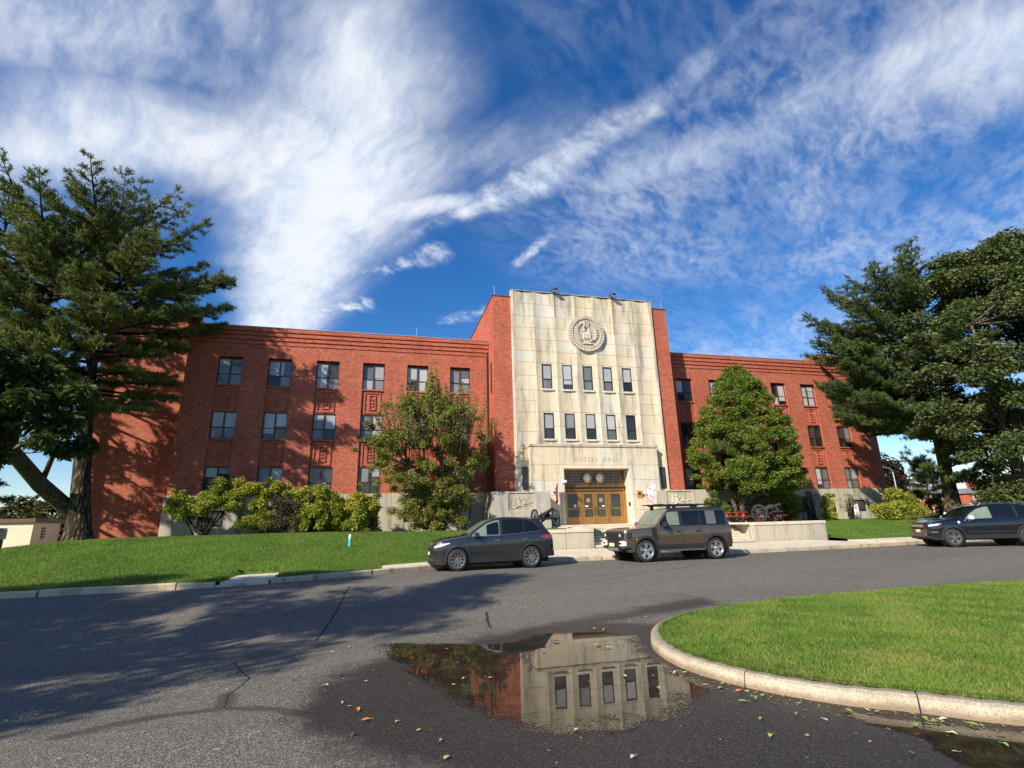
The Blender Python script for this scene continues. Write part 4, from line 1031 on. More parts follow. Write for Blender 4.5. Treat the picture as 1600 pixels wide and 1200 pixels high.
def pine(label, base, top, r0, zlow, prof, nl, seed, mat='pine', lean=(0, 0), den=1.0, extra=(), azb=None, leaders=3, group=None, ln=.21, tufts=1., ymax=None):
    """prof: list (z, reach); extra: explicit limbs (z, az deg, length, rise)"""
    r = np.random.default_rng(seed); rr = random.Random(seed)
    root = wthing('pine_tree', label, 'tree', base, group); bx, by, bz = base
    H = top-bz
    def axis(z): t = (z-bz)/H; return np.array([bx+lean[0]*t+.25*math.sin(t*5+seed), by+lean[1]*t+.2*math.cos(t*4+seed), z])
    tk = MB(); zs = [bz-.3, bz+.15, bz+.6, bz+1.4]+list(np.linspace(bz+2.6, top-.4, 12))
    rad = [r0*1.55, r0*1.35, r0*1.12, r0]+[r0*(1-.93*((z-bz)/H)**.9) for z in zs[4:]]
    tk.tube([axis(z) for z in zs], [max(q, .03) for q in rad], 12); tk.build('trunk', M['bark_pine'], root, smooth=True)
    pz = np.array([q[0] for q in prof]); pr = np.array([q[1] for q in prof])
    limbs = []
    for k in range(nl):
        z = zlow+(top-zlow)*((k+.5)/nl)**.92+rr.uniform(-.3, .3); z = min(z, top-.3)
        az = k*137.5+rr.uniform(-25, 25)
        if azb is not None and rr.random() < .35: az = azb+rr.uniform(-50, 50)
        L = float(np.interp(z, pz, pr))*rr.uniform(.72, 1.12)
        t = (z-zlow)/max(top-zlow, 1); rise = L*(-.10+.75*t**1.6)+rr.uniform(-.2, .25)
        limbs.append((z, az, L, rise))
    for k in range(leaders): limbs.append((top-.6*H*.12-k*.42, rr.uniform(0, 360), 1.5+k*.36, max(1.7-.12*k, .5)))
    limbs += list(extra)
    C, A = [], []; lm = MB()
    for z, az, L, rise in limbs:
        if ymax is not None and math.sin(R(az)) > .05: L = min(L, (ymax-by)/math.sin(R(az)))
        d = np.array([math.cos(R(az)), math.sin(R(az)), 0.]); p0 = axis(z-.12*L)
        P = bez(p0, p0+d*L*.55+np.array([0, 0, rise*.15]), p0+d*L+np.array([0, 0, rise+.12*L]), 7)
        rb = .028+.017*L
        lm.tube(P, [rb*(1-.85*t) for t in np.linspace(0, 1, 7)], 5, cap=False)
        side = np.array([-d[1], d[0], 0.])
        nb = max(5, int(L*3.2*den)); dd = unit(np.diff(P, axis=0)); dd = np.vstack([dd, dd[-1:]])
        for b in range(nb):
            s = .28+.72*(b+rr.random())/nb
            if L < 2: s = rr.random()
            fi = s*6; i = min(int(fi), 5); q = P[i]+(P[i+1]-P[i])*(fi-i)
            bl = (.30+.30*L*(1.12-s))*rr.uniform(.7, 1.2); bl = min(bl, 2.6)
            sg = 1 if b % 2 else -1
            bd = unit(d*rr.uniform(.5, 1.0)+side*sg*rr.uniform(.45, 1.0)+np.array([0, 0, rr.uniform(-.02, .38)]))
            e = q+bd*bl
            if bl > .8: lm.tube([q, e], [rb*.35, .01], 4, cap=False)
            nt = max(2, int(bl*10.0*tufts))
            for k in range(nt):
                t = (k+rr.random())/nt; c = q+bd*bl*(.15+.9*t)+r.normal(size=3)*np.array([.10, .10, .06])
                C.append(c); A.append(unit(bd*.7+np.array([0, 0, .45])+r.normal(size=3)*.3))
        for k in range(3): C.append(P[-1]+r.normal(size=3)*.1); A.append(unit(d+np.array([0, 0, .7])))
    lm.build('limbs', M['bark_dark'], root, smooth=True)
    needle_mesh('crown', np.array(C), np.array(A), M[mat], root, r, ln=ln)
    return root

def broadleaf(name, label, base, clusters, mat, seed, leaf=.2, n=30000, trunks=(), bark='bark_smooth', group=None, aspect=.55, up=.5, droop=.3, shell=.55, branch=True, cat='tree', flat=.75, limbr=.03, shoots=None):
    """clusters: array (n,4): x,y,z,r ; trunks: list of (path, radii)"""
    r = np.random.default_rng(seed); root = wthing(name, label, cat, base, group)
    tk = MB()
    for path, rad in trunks: tk.tube(path, rad, 9)
    if trunks: tk.build('trunk', M[bark], root, smooth=True)
    cl = np.array(clusters, float)
    if branch and trunks:
        lm = MB(); ends = [np.array(p, float) for p, _ in trunks]
        allp = np.concatenate([e[max(0, len(e)//3):] for e in ends])
        for c in cl[::2]:
            dd = np.linalg.norm(allp-c[:3], axis=1)+np.maximum(allp[:, 2]-c[2]+.3, 0)*2; q = allp[int(np.argmin(dd))]
            mid = (q+c[:3])/2+np.array([0, 0, -.12*np.linalg.norm(q-c[:3])])+r.normal(size=3)*.1
            lm.tube(bez(q, mid, c[:3], 5), [limbr*(1.25-.22*k) for k in range(5)], 4, cap=False)
        lm.build('limbs', M[bark], root, smooth=True)
    w = cl[:, 3]**2; w /= w.sum(); cnt = r.multinomial(n, w); C = []; AX = []
    for c, k in zip(cl, cnt):
        d = unit(r.normal(size=(k, 3))); rad = c[3]*(shell+(1-shell)*r.uniform(0, 1, k)**.6)*r.uniform(.55, 1.08, k)
        o = d*rad[:, None]; o[:, 2] *= flat
        C.append(c[:3]+o); AX.append(d+np.array([0, 0, .1]))
    leaf_mesh('crown', np.concatenate(C), leaf, M[mat], root, r, aspect, droop, up, np.concatenate(AX))
    if shoots is not None:
        P, AXs = shoots
        leaf_mesh('shoots', P, leaf*.9, M[mat], root, r, aspect, .0, .2, AXs)
    return root
def envelope(r, n, cx, cy, prof, rmin, rmax, ysq=1.0, inner=.35, zc=None):
    """cluster centres filling a profile of (z, radius), denser to the outside"""
    pz = np.array([p[0] for p in prof]); pr = np.array([p[1] for p in prof])
    out = []
    w = pr/pr.sum(); cdfz = np.linspace(pz[0], pz[-1], 200); rad = np.interp(cdfz, pz, pr); c = np.cumsum(rad+.3); c /= c[-1]
    for k in range(n):
        z = float(np.interp(r.random(), c, cdfz)); R_ = float(np.interp(z, pz, pr)); a = r.uniform(0, 2*math.pi)
        q = R_*(inner+(1-inner)*r.random()**.55); rr_ = r.uniform(rmin, rmax)
        q = max(0, q-rr_*.6)
        out.append((cx+q*math.cos(a), cy+q*math.sin(a)*ysq, z, rr_))
    return out

# --- white pines at the left end of the hall
pine('tall rugged white pine with a thick grey trunk at the left end of the hall', (-17.1, 36.5, 1.2), 22.5, .57, 9.9,
     [(9.41, 3.38), (11.2, 4.75), (13.42, 5.7), (15.74, 6.75), (18.06, 7.17), (19.75, 6.54), (21.01, 5.27), (22.07, 3.8), (22.91, 2.32)], 58, 21, lean=(-1.3, .5), den=.95,
     extra=[(13.0, -22, 4.79, -0.7), (13.8, -8, 5.24, -0.6), (15.05, -25, 6.84, 0.1), (16.19, 4, 7.29, 0.5), (17.33, -12, 7.52, 0.9), (18.24, 12, 7.17, 1.0), (9.12, -35, 2.96, -0.4), (10.04, -80, 3.87, -0.3), (11.86, -95, 5.01, 0.2), (8.44, -120, 4.1, -0.3), (14.14, -75, 5.7, 0.2), (22.8, -20, 3.87, 2.0), (23.25, 170, 3.87, 2.4), (22.01, 200, 5.01, 2.2), (10.5, 20, 3.99, -0.5), (11.4, 0, 4.79, -0.6), (9.58, -10, 3.65, -0.8)], leaders=9, ymax=39.2, tufts=1.3)
pine('second pine with a thin dark trunk at the left edge, behind the leaning tree', (-21.8, 36, .3), 21.0, .36, 9.0,
     [(7, 3.2), (10, 4.6), (14, 5.4), (18, 5.8), (20.6, 4.6), (22.6, 2.0)], 44, 5, lean=(1.0, .2), den=.8, leaders=8, tufts=1.15)
pine('pine at the far left edge standing close to the recessed brick end block', (-27.4, 41.2, .0), 25.5, .45, 4.0,
     [(4, 4.4), (8, 5.6), (13, 6.0), (18, 5.4), (22, 4.2), (25.5, 1.4)], 58, 8, den=1.25, group='pines left of the hall', tufts=1.0)
pine('pine furthest left behind the others, shading the end block', (-34.5, 41.5, .0), 25.0, .45, 3.0,
     [(3, 4.0), (8, 5.6), (13, 6.0), (18, 5.2), (22, 4.0), (25, 1.4)], 52, 9, den=1.25, group='pines left of the hall', tufts=1.0)
pine('pine left of the lawn shading the corner of the stone base', (-31.0, 30.5, .0), 15.0, .40, 3.0,
     [(3, 3.4), (6, 4.4), (10, 4.4), (13, 3.2), (15, 1.2)], 34, 19, den=1.25, group='pines left of the hall', tufts=1.0)
# --- the big pine at the right end
pine('tall dark pine at the right end of the hall with long level branches', (45.3, 33, 1.15), 22.4, .56, 7.4,
     [(7, 6.0), (9, 7.0), (12, 7.6), (16, 8.2), (19, 6.6), (21.5, 4.2), (23.4, 1.4)], 54, 33, mat='pine_far', lean=(.8, 0), den=1.15, azb=190,
     extra=[(13.2, 178, 10.2, 2.6), (12.6, 188, 9.6, 2.2), (14.6, 172, 8.8, 3.0), (15.6, 195, 8.4, 3.6), (10.2, 182, 10.2, 1.6), (9.6, 196, 9.6, .8), (9.0, 174, 9.0, 1.2), (8.9, 176, 9.4, .6), (7.4, 230, 5.6, -.2), (5.6, 235, 4.8, .2), (6.4, 225, 5.0, .1), (10.8, 170, 9.2, 1.6), (8.9, 184, 8.8, 1.6), (9.8, 190, 9.0, 1.0), (17, 186, 7.6, 3.5), (11.4, 186, 9.4, 2.2), (4.4, 250, 3.6, .6), (4.8, 200, 3.8, .4), (4.2, 230, 4.0, .2)], leaders=6)
# --- big oak at the right edge
r = np.random.default_rng(3)
cl = envelope(r, 250, 48.0, 28, [(6.0, 7.0), (8, 9.2), (11, 9.8), (14, 9.4), (17, 8.6), (19.4, 6.6), (21.4, 4.4), (22.4, 2.0)], .8, 1.5, .8)
cl += envelope(r, 60, 49.5, 26.5, [(15, 6.5), (19, 6.5), (21, 5.2), (23, 2.5)], .9, 1.5, .8)
cl += envelope(r, 110, 47.5, 27.0, [(1.8, 6.5), (3.5, 7.6), (6.5, 8.0)], .8, 1.4, .8)
cl = [c for c in cl if not (c[0]/c[1] < 1.47 and c[2] < 6.2)]
broadleaf('oak_tree', 'huge dark broadleaf tree filling the right edge above the black car', (46.5, 28.5, 1.0), cl, 'oak', 4, leaf=.27, n=190000,
          trunks=[([(46.5, 28.5, .8), (46.6, 28.4, 3), (46.2, 28.2, 7), (46.6, 28, 12), (47, 28, 18)], [.6, .48, .4, .28, .1]), ([(46.4, 28.4, 5), (44.5, 27.4, 7.5), (43.2, 26.5, 11), (42.3, 26.2, 15)], [.3, .24, .18, .08]), ([(46.5, 28.3, 6), (49, 27, 9), (51, 26, 14)], [.28, .2, .08]),
                  ([(45.8, 24.6, 4.2), (45.6, 23.6, 5.6), (45.9, 23.2, 7.4), (45.6, 23.0, 9.0)], [.10, .17, .15, .12])], bark='bark_smooth', limbr=.07, aspect=.6, droop=.35, flat=.6)
# --- leaning big-leaved tree at the left edge
r = np.random.default_rng(12)
cl = [(-17.6+r.uniform(-2.2, 3.4), 29.2+r.uniform(-1.6, 1.2), 0, r.uniform(.6, 1.0)) for k in range(44)]
cl = [(x, y, 8.0+r.uniform(-2.0, 2.0)-.30*abs(x+17.2), q) for x, y, z, q in cl]
cl += [(-19.2+r.uniform(-1.6, 1.5), 29+r.uniform(-1.5, 1), 6.8+r.uniform(-2.2, 3.2), r.uniform(.7, 1.1)) for k in range(24)]
broadleaf('leaning_tree', 'dark big-leaved tree leaning left from beside the pine trunk', (-17.1, 37.5, 1.2), cl, 'bigleaf', 6, leaf=.42, n=13000,
          trunks=[([(-17.1, 37.5, 1.0), (-17.6, 37.1, 2.7), (-18.7, 35.4, 4.3), (-18.6, 32, 5.9), (-18.9, 30.5, 7.4), (-19.6, 29.5, 8.6)], [.48, .46, .42, .36, .26, .13]), ([(-18.6, 35.2, 4.5), (-17.6, 33.8, 5.8), (-16.7, 32.8, 7.0)], [.15, .12, .05]), ([(-18.5, 32, 6.0), (-17.6, 30.5, 7.6), (-16.6, 29.3, 9.2)], [.2, .14, .05])], aspect=.42, droop=.55, up=.3, flat=.7, shell=.3)
# --- loose bushy tree in front of the left wing
r = np.random.default_rng(15)
cl = envelope(r, 185, 3.4, 36.2, [(1.9, 2.5), (3.2, 3.2), (4.6, 4.0), (6.2, 4.5), (7.6, 4.3), (9.0, 3.4), (10.4, 2.2)], .28, .80, .55)
cl += envelope(r, 60, 4.0, 35.8, [(1.4, 2.0), (2.6, 2.3), (4.0, 2.6)], .3, .7, .6)
for k in range(46):        # side sprays that break the outline
    a = r.uniform(0, 6.28); z = r.uniform(3.4, 10.2); q = np.interp(z, [3.2, 6.2, 9, 10.4], [3.2, 4.6, 3.6, 2.6])*r.uniform(.92, 1.2)
    cl.append((3.2+q*math.cos(a), 36.1+q*math.sin(a)*.5, z, r.uniform(.22, .42)))
cl = [c for c in cl if r.random() < .88]
sh, sa = [], []
stems = []
for k in range(110):
    a = r.uniform(0, 6.28); q = r.uniform(.1, 3.9)**1.0; x0, y0 = 3.5+q*math.cos(a), 36.1+q*.6*math.sin(a); z0 = r.uniform(7.6, 9.8)-.3*q
    L = r.uniform(1.6, 4.2)*(1-.13*q) if q < 2.9 else r.uniform(1.0, 2.2); L = min(L, 13.5-z0)
    dx, dy = (x0-3.5)*.07+r.normal()*.1, r.normal()*.05
    e = np.array([x0+dx*L, y0+dy*L, z0+L]); stems.append(([(x0*.9+.35, y0, z0-1.2), ((x0+e[0])/2+.05, y0, z0+L*.5), tuple(e)], [.03, .02, .006]))
    for j in range(int(L*60)): t = r.random()**.8; sh.append(np.array([x0, y0, z0])*(1-t)+e*t+r.normal(size=3)*np.array([.2, .2, .13])*(1.25-t)); sa.append((r.normal()*.6, r.normal()*.6, .9))
trs = [([(3.9+dx, 35.6, 1.0), (3.8+dx*2.2, 35.8, 2.6), (3.6+dx*5, 36, 5.5), (3.5+dx*7, 36.1, 8.6)], [.12, .1, .07, .03]) for dx in (-.35, -.12, .1, .32)]
broadleaf('bushy_tree', 'loose bushy green tree with long bare-tipped shoots before the left wing', (3.8, 35.7, 1.1), cl, 'pear', 5, leaf=.15, n=66000, trunks=trs+stems, shell=.15, shoots=(np.array(sh), np.array(sa)), droop=.25, up=.4)
# --- dense layered tree right of the tower
r = np.random.default_rng(18)
cl = envelope(r, 520, 28.7, 35.6, [(3.4, 3.8), (4.5, 4.8), (6.4, 5.0), (8.4, 4.3), (10.6, 3.3), (12.3, 2.1), (13.7, .8)], .32, .75, .72, inner=.45)
broadleaf('layered_tree', 'dense rounded bright green tree with layered foliage right of the stone front', (27.4, 35.7, 1.1), cl, 'dogwood', 8, leaf=.165, n=160000,
          trunks=[([(27.55, 35.6, .9), (27.6, 35.6, 2.4), (28.2, 35.6, 5.5), (28.8, 35.6, 10)], [.24, .2, .16, .05]), ([(27.1, 35.5, .9), (26.9, 35.5, 2.2), (26.2, 35.3, 4.5), (25.6, 35.2, 6.5)], [.2, .17, .12, .04]), ([(27.5, 35.6, 2.6), (29.6, 35.2, 4.4), (31.4, 35, 5.6)], [.14, .1, .03])], shell=.3, flat=.7, up=.6, droop=.2)

# --- shrubs along the foot of the hall
def shrub(label, base, blobs, mat, seed, n, leaf=.17, stems=5, name='shrub', group='shrubs along the foot of the hall', low=.0, flat=.8, bark='bark_dark'):
    r = np.random.default_rng(seed); cl = []
    for x, y, z, q in blobs:
        for k in range(9): d = unit(r.normal(size=3)); cl.append((x+d[0]*q*.85, y+d[1]*q*.6, z+d[2]*q*.7, q*r.uniform(.5, .8)))
    trs = []
    for k in range(stems):
        x, y, z, q = blobs[k % len(blobs)]; b = np.array(base)+np.array([r.uniform(-.5, .5), r.uniform(-.2, .2), 0])
        trs.append(([tuple(b), tuple(b*.6+np.array([x, y, z])*.4+np.array([r.uniform(-.2, .2), 0, -.25])), (x, y, z)], [.055, .042, .02]))
    return broadleaf(name, label, base, cl, mat, seed, leaf=leaf*1.05, n=int(n*3.2), trunks=trs, bark=bark, group=group, shell=.35, cat='shrub', up=.7, droop=.1, flat=flat, limbr=.014, branch=True)
shrub('open green shrub on crooked bare stems at the left corner of the stone base', (-10.9, 37.6, 1.2), [(-12.3, 37.6, 3.1, .65), (-11.3, 37.7, 3.3, .75), (-10.4, 37.6, 3.5, .75), (-9.6, 37.8, 3.7, .8), (-9.9, 37.6, 4.3, .6), (-12.5, 37.5, 3.7, .5), (-11.9, 37.6, 2.6, .5), (-8.8, 37.8, 4.3, .6), (-10.9, 37.4, 2.9, .5), (-9.2, 37.4, 3.0, .5)], 'rhodo', 41, 6500, .15, 9)
shrub('yellow green shrub next to the open stemmed one, greyish on its right', (-7.3, 37.6, 1.2), [(-8.2, 37.7, 3.8, .7), (-7.2, 37.7, 4.2, .7), (-6.3, 37.8, 4.0, .65), (-7.6, 37.5, 3.1, .6), (-7.0, 37.4, 2.2, .7), (-7.9, 37.4, 2.0, .5)], 'rhodo_b', 42, 5200, .15, 4)
shrub('grey half bare twiggy shrub between two yellow green ones', (-5.9, 37.5, 1.2), [(-6.2, 37.2, 3.2, .55), (-5.5, 37.2, 3.0, .55), (-6.0, 37.3, 2.2, .7), (-5.3, 37.3, 1.9, .6)], 'drybush', 43, 2600, .11, 9)
shrub('yellowish shrub in the middle of the row beneath the left wing', (-4.3, 37.6, 1.2), [(-5.0, 37.6, 3.7, .65), (-4.1, 37.6, 3.8, .75), (-3.3, 37.6, 3.3, .65), (-4.2, 37.4, 2.6, .8), (-5.0, 37.3, 1.8, .6), (-3.5, 37.3, 2.0, .6)], 'rhodo_b', 44, 5600, .15, 4)
shrub('low rounded yellow shrub behind the pale blue marker post', (-1.5, 37.6, 1.15), [(-2.4, 37.5, 2.8, .65), (-1.5, 37.5, 3.0, .75), (-.7, 37.6, 2.8, .65), (-1.6, 37.3, 2.0, .75), (-1.0, 37.2, 1.6, .5), (-.4, 37.7, 3.2, .4), (-2.4, 37.3, 1.8, .5)], 'rhodo_b', 45, 5600, .15, 3)
shrub('low dark green undergrowth filling in beneath the yellow shrubs', (-4.5, 37.9, 1.2), [(-8.3, 38, 1.9, .6), (-7.0, 38, 2.1, .7), (-5.6, 38, 2.0, .7), (-4.2, 38, 2.2, .7), (-3.0, 38, 2.0, .6), (-1.8, 38, 1.9, .6), (-.6, 38, 1.8, .5), (-6.4, 38, 3.0, .6), (-3.0, 38, 2.9, .6), (-5.2, 38.1, 3.2, .6)], 'dogwood', 39, 6500, .15, 6)
shrub('dark bush behind the right cannon against the stone base', (32.5, 37.4, 1.1), [(31.4, 37.5, 2.6, .9), (32.6, 37.5, 2.9, .9), (33.8, 37.5, 2.6, .8), (32.0, 37.3, 1.8, .8), (33.4, 37.3, 1.8, .8)], 'dogwood', 46, 7000, .16, 4)
shrub('small green bush low beside the double trunk of the layered tree', (25.3, 35.8, 1.1), [(24.9, 35.9, 1.8, .7), (25.8, 36, 2.0, .7), (25.2, 35.9, 2.6, .5)], 'dogwood', 47, 3200, .16, 2)
shrub('nearly leafless grey shrub in front of the right basement windows', (36.1, 37.7, 1.15), [(35.7, 37.8, 2.8, .6), (36.4, 37.8, 3.1, .6), (36.2, 37.7, 2.2, .5)], 'drybush', 48, 700, .10, 14)
shrub('slim upright yellow green shrub before the right wing', (37.9, 37.7, 1.15), [(37.9, 37.7, 1.6, .55), (38.0, 37.7, 2.3, .5), (38.2, 37.7, 3.0, .42), (37.6, 37.6, 1.5, .4)], 'rhodo', 49, 3200, .16, 3)
shrub('bare twiggy shrub over the last basement window on the right', (40.6, 37.9, 1.15), [(40.3, 38, 2.4, .6), (41.0, 38, 2.5, .6), (40.6, 38, 3.0, .4)], 'drybush', 50, 350, .09, 16)
shrub('big rounded yellow green bush at the right corner of the hall', (43.2, 35.9, 1.0), [(42.1, 36, 1.9, .95), (43.3, 36, 2.5, 1.0), (44.5, 36, 2.2, 1.0), (45.5, 36, 1.6, .85), (42.8, 35.7, 1.4, .85), (44.2, 35.7, 1.4, .95)], 'rhodo_b', 51, 8500, .17, 3)
shrub('low dark spreading juniper at the foot of the right pine', (49.3, 36.0, 1.1), [(48.6, 36, 1.4, .6), (49.6, 36, 1.5, .7), (50.6, 36, 1.4, .6)], 'oak', 52, 3500, .2, 2)
# --- background trees
pine('young soft green conifer between the yellow bush and the dark trunk', (60.5, 46, .6), 7.6, .16, .8, [(.8, 2.6), (3, 2.7), (5, 2.0), (7.6, .4)], 30, 61, mat='pine_far', den=1.2, ln=.4)
r = np.random.default_rng(22)
cl = envelope(r, 40, 84.5, 70, [(4, 3.0), (7, 3.6), (10, 2.6), (11.4, 1.2)], .8, 1.5)
broadleaf('purple_tree', 'small dark purple leaved tree just beyond the right corner of the hall', (84.5, 70, .5), cl, 'bark_dark', 9, leaf=.5, n=5000, trunks=[([(84.5, 70, .2), (84.5, 70, 4), (84.4, 70, 9)], [.3, .22, .08])])
cl = envelope(r, 26, 137, 88, [(1, 2.2), (5, 2.0), (9, .7)], .8, 1.3)
broadleaf('cypress_tree', 'narrow olive tree between the far brick houses', (137, 88, 0), cl, 'far_leaf', 10, leaf=.5, n=4000, trunks=[([(137, 88, -.2), (137, 88, 3), (137, 88, 8)], [.3, .2, .08])])
for k, (x, y, h, w) in enumerate(((-66, 120, 8.6, 7), (-56, 112, 7.4, 6), (-78, 118, 9.5, 7), (-49, 124, 8.0, 6), (-60, 135, 10.5, 7))):
    r = np.random.default_rng(70+k); cl = envelope(r, 46, x, y, [(.3, w*.8), (h*.4, w), (h*.75, w*.7), (h, w*.25)], 1.2, 2.2)
    broadleaf('background_tree', ['brownish tree clump beyond the cream shed roof', 'olive tree seen between the leaning limb and the pine trunk', 'tree at the far left edge behind the shed', 'low tree behind the pine trunk at the far left', 'taller tree behind the others at the far left'][k], (x, y, -.2), cl, 'far_leaf', 80+k, leaf=.8, n=4500, trunks=[([(x, y, -.4), (x, y, 3), (x, y, h*.7)], [.4, .3, .1])], group='trees beyond the shed')
for k, (x, y, h, w) in enumerate(((150, 80, 9, 6), (165, 95, 11, 8), (118, 150, 8, 7), (175, 70, 10, 8), (96, 160, 8, 7))):
    r = np.random.default_rng(90+k); cl = envelope(r, 40, x, y, [(.3, w*.8), (h*.4, w), (h*.75, w*.7), (h, w*.25)], 1.3, 2.4)
    broadleaf('background_tree', ['dark tree right of the far brick houses', 'large dark tree farthest right beyond the houses', 'tree far behind the dormered house', 'dark tree low at the right edge behind the black car', 'tree beyond the small purple tree'][k], (x, y, -.2), cl, 'oak', 100+k, leaf=.8, n=4500, trunks=[([(x, y, -.4), (x, y, 3), (x, y, h*.7)], [.4, .3, .1])], group='trees beyond the houses')
# --- trees behind the viewer on the left: their shadows lie across the road
for k, (x, y, h, w, z0) in enumerate(((-17.0, 1.2, 16.8, 3.5, 4.2), (-21.4, 3.6, 16.8, 3.9, 3.6), (-27.5, 2.5, 18.5, 4.6, 3.4))):
    r = np.random.default_rng(120+k); cl = envelope(r, 110, x, y, [(z0, w*.7), (h*.45, w), (h*.75, w*.8), (h, w*.3)], .6, 1.2)
    broadleaf('roadside_tree', ['tree left of the viewer casting the near edge of the road shadow', 'tree left of the viewer casting the far edge of the road shadow', 'tree farthest left of the viewer shading the road'][k], (x, y, 0), cl, 'oak', 130+k, leaf=.24, n=24000, trunks=[([(x, y, -.1), (x, y, 4), (x, y, h*.8)], [.35, .26, .06])], group='trees by the road left of the viewer', limbr=.05)
# ------------------------------------------------------------------ vehicles
def paint(name, col, flake=.0, rough=.3, metal=.55):
    def fn(t, b):
        n = t.noise(t.objc(), 3, 4, .6); d = t.noise(t.objc(), 26, 5, .6)
        z = t.sep(t.objc())[2]
        c = t.mix(t.math('MULTIPLY', t.rng(n, .4, .7), .12), col, tuple(k*.8+.01 for k in col))
        dust = t.math('MULTIPLY', t.rng(t.math('ADD', z, t.math('MULTIPLY', d, .25)), .75, .25), .22)
        c = t.mix(dust, c, (.11, .095, .075))
        t.put(b.inputs['Base Color'], c); t.put(b.inputs['Metallic'], metal); t.put(b.inputs['Roughness'], t.mixf(dust, rough, .6))
        t.put(b.inputs['Coat Weight'], .9); t.put(b.inputs['Coat Roughness'], .04)
    M[name] = material(name, fn); return M[name]
paint('paint_grey', (.036, .040, .048), rough=.22); paint('paint_bronze', (.125, .095, .066), rough=.24); paint('paint_black', (.005, .006, .012), metal=.1, rough=.15)
simple('car_glass', (.006, .008, .010), .03, spec=.45); simple('car_glass_clear', (.15, .19, .15), .04, spec=.5, var=.5, nscale=3)
simple('plastic', (.016, .0165, .018), .6, var=.15); simple('dark_trim', (.012, .012, .013), .5); simple('chrome', (.65, .65, .66), .15, metal=1.)
simple('alloy', (.50, .50, .51), .28, metal=.85); simple('alloy_dark', (.28, .27, .27), .3, metal=.85); simple('disc', (.10, .10, .10), .5, metal=.5)
simple('tail', (.42, .012, .015), .15, coat=1.); simple('head', (.62, .66, .68), .08, coat=1., spec=.8); simple('amber', (.7, .25, .03), .3); simple('white_trim', (.72, .73, .74), .4)
simple('plate', (.72, .66, .34), .5); simple('gap', (.003, .003, .003), .8); simple('tow_red', (.5, .03, .02), .4); simple('roof_black', (.015, .015, .016), .25, coat=.6)
simple('ghost_panel', (.20, .17, .14), .25, metal=.5, coat=.9); simple('seat', (.45, .43, .38), .8)

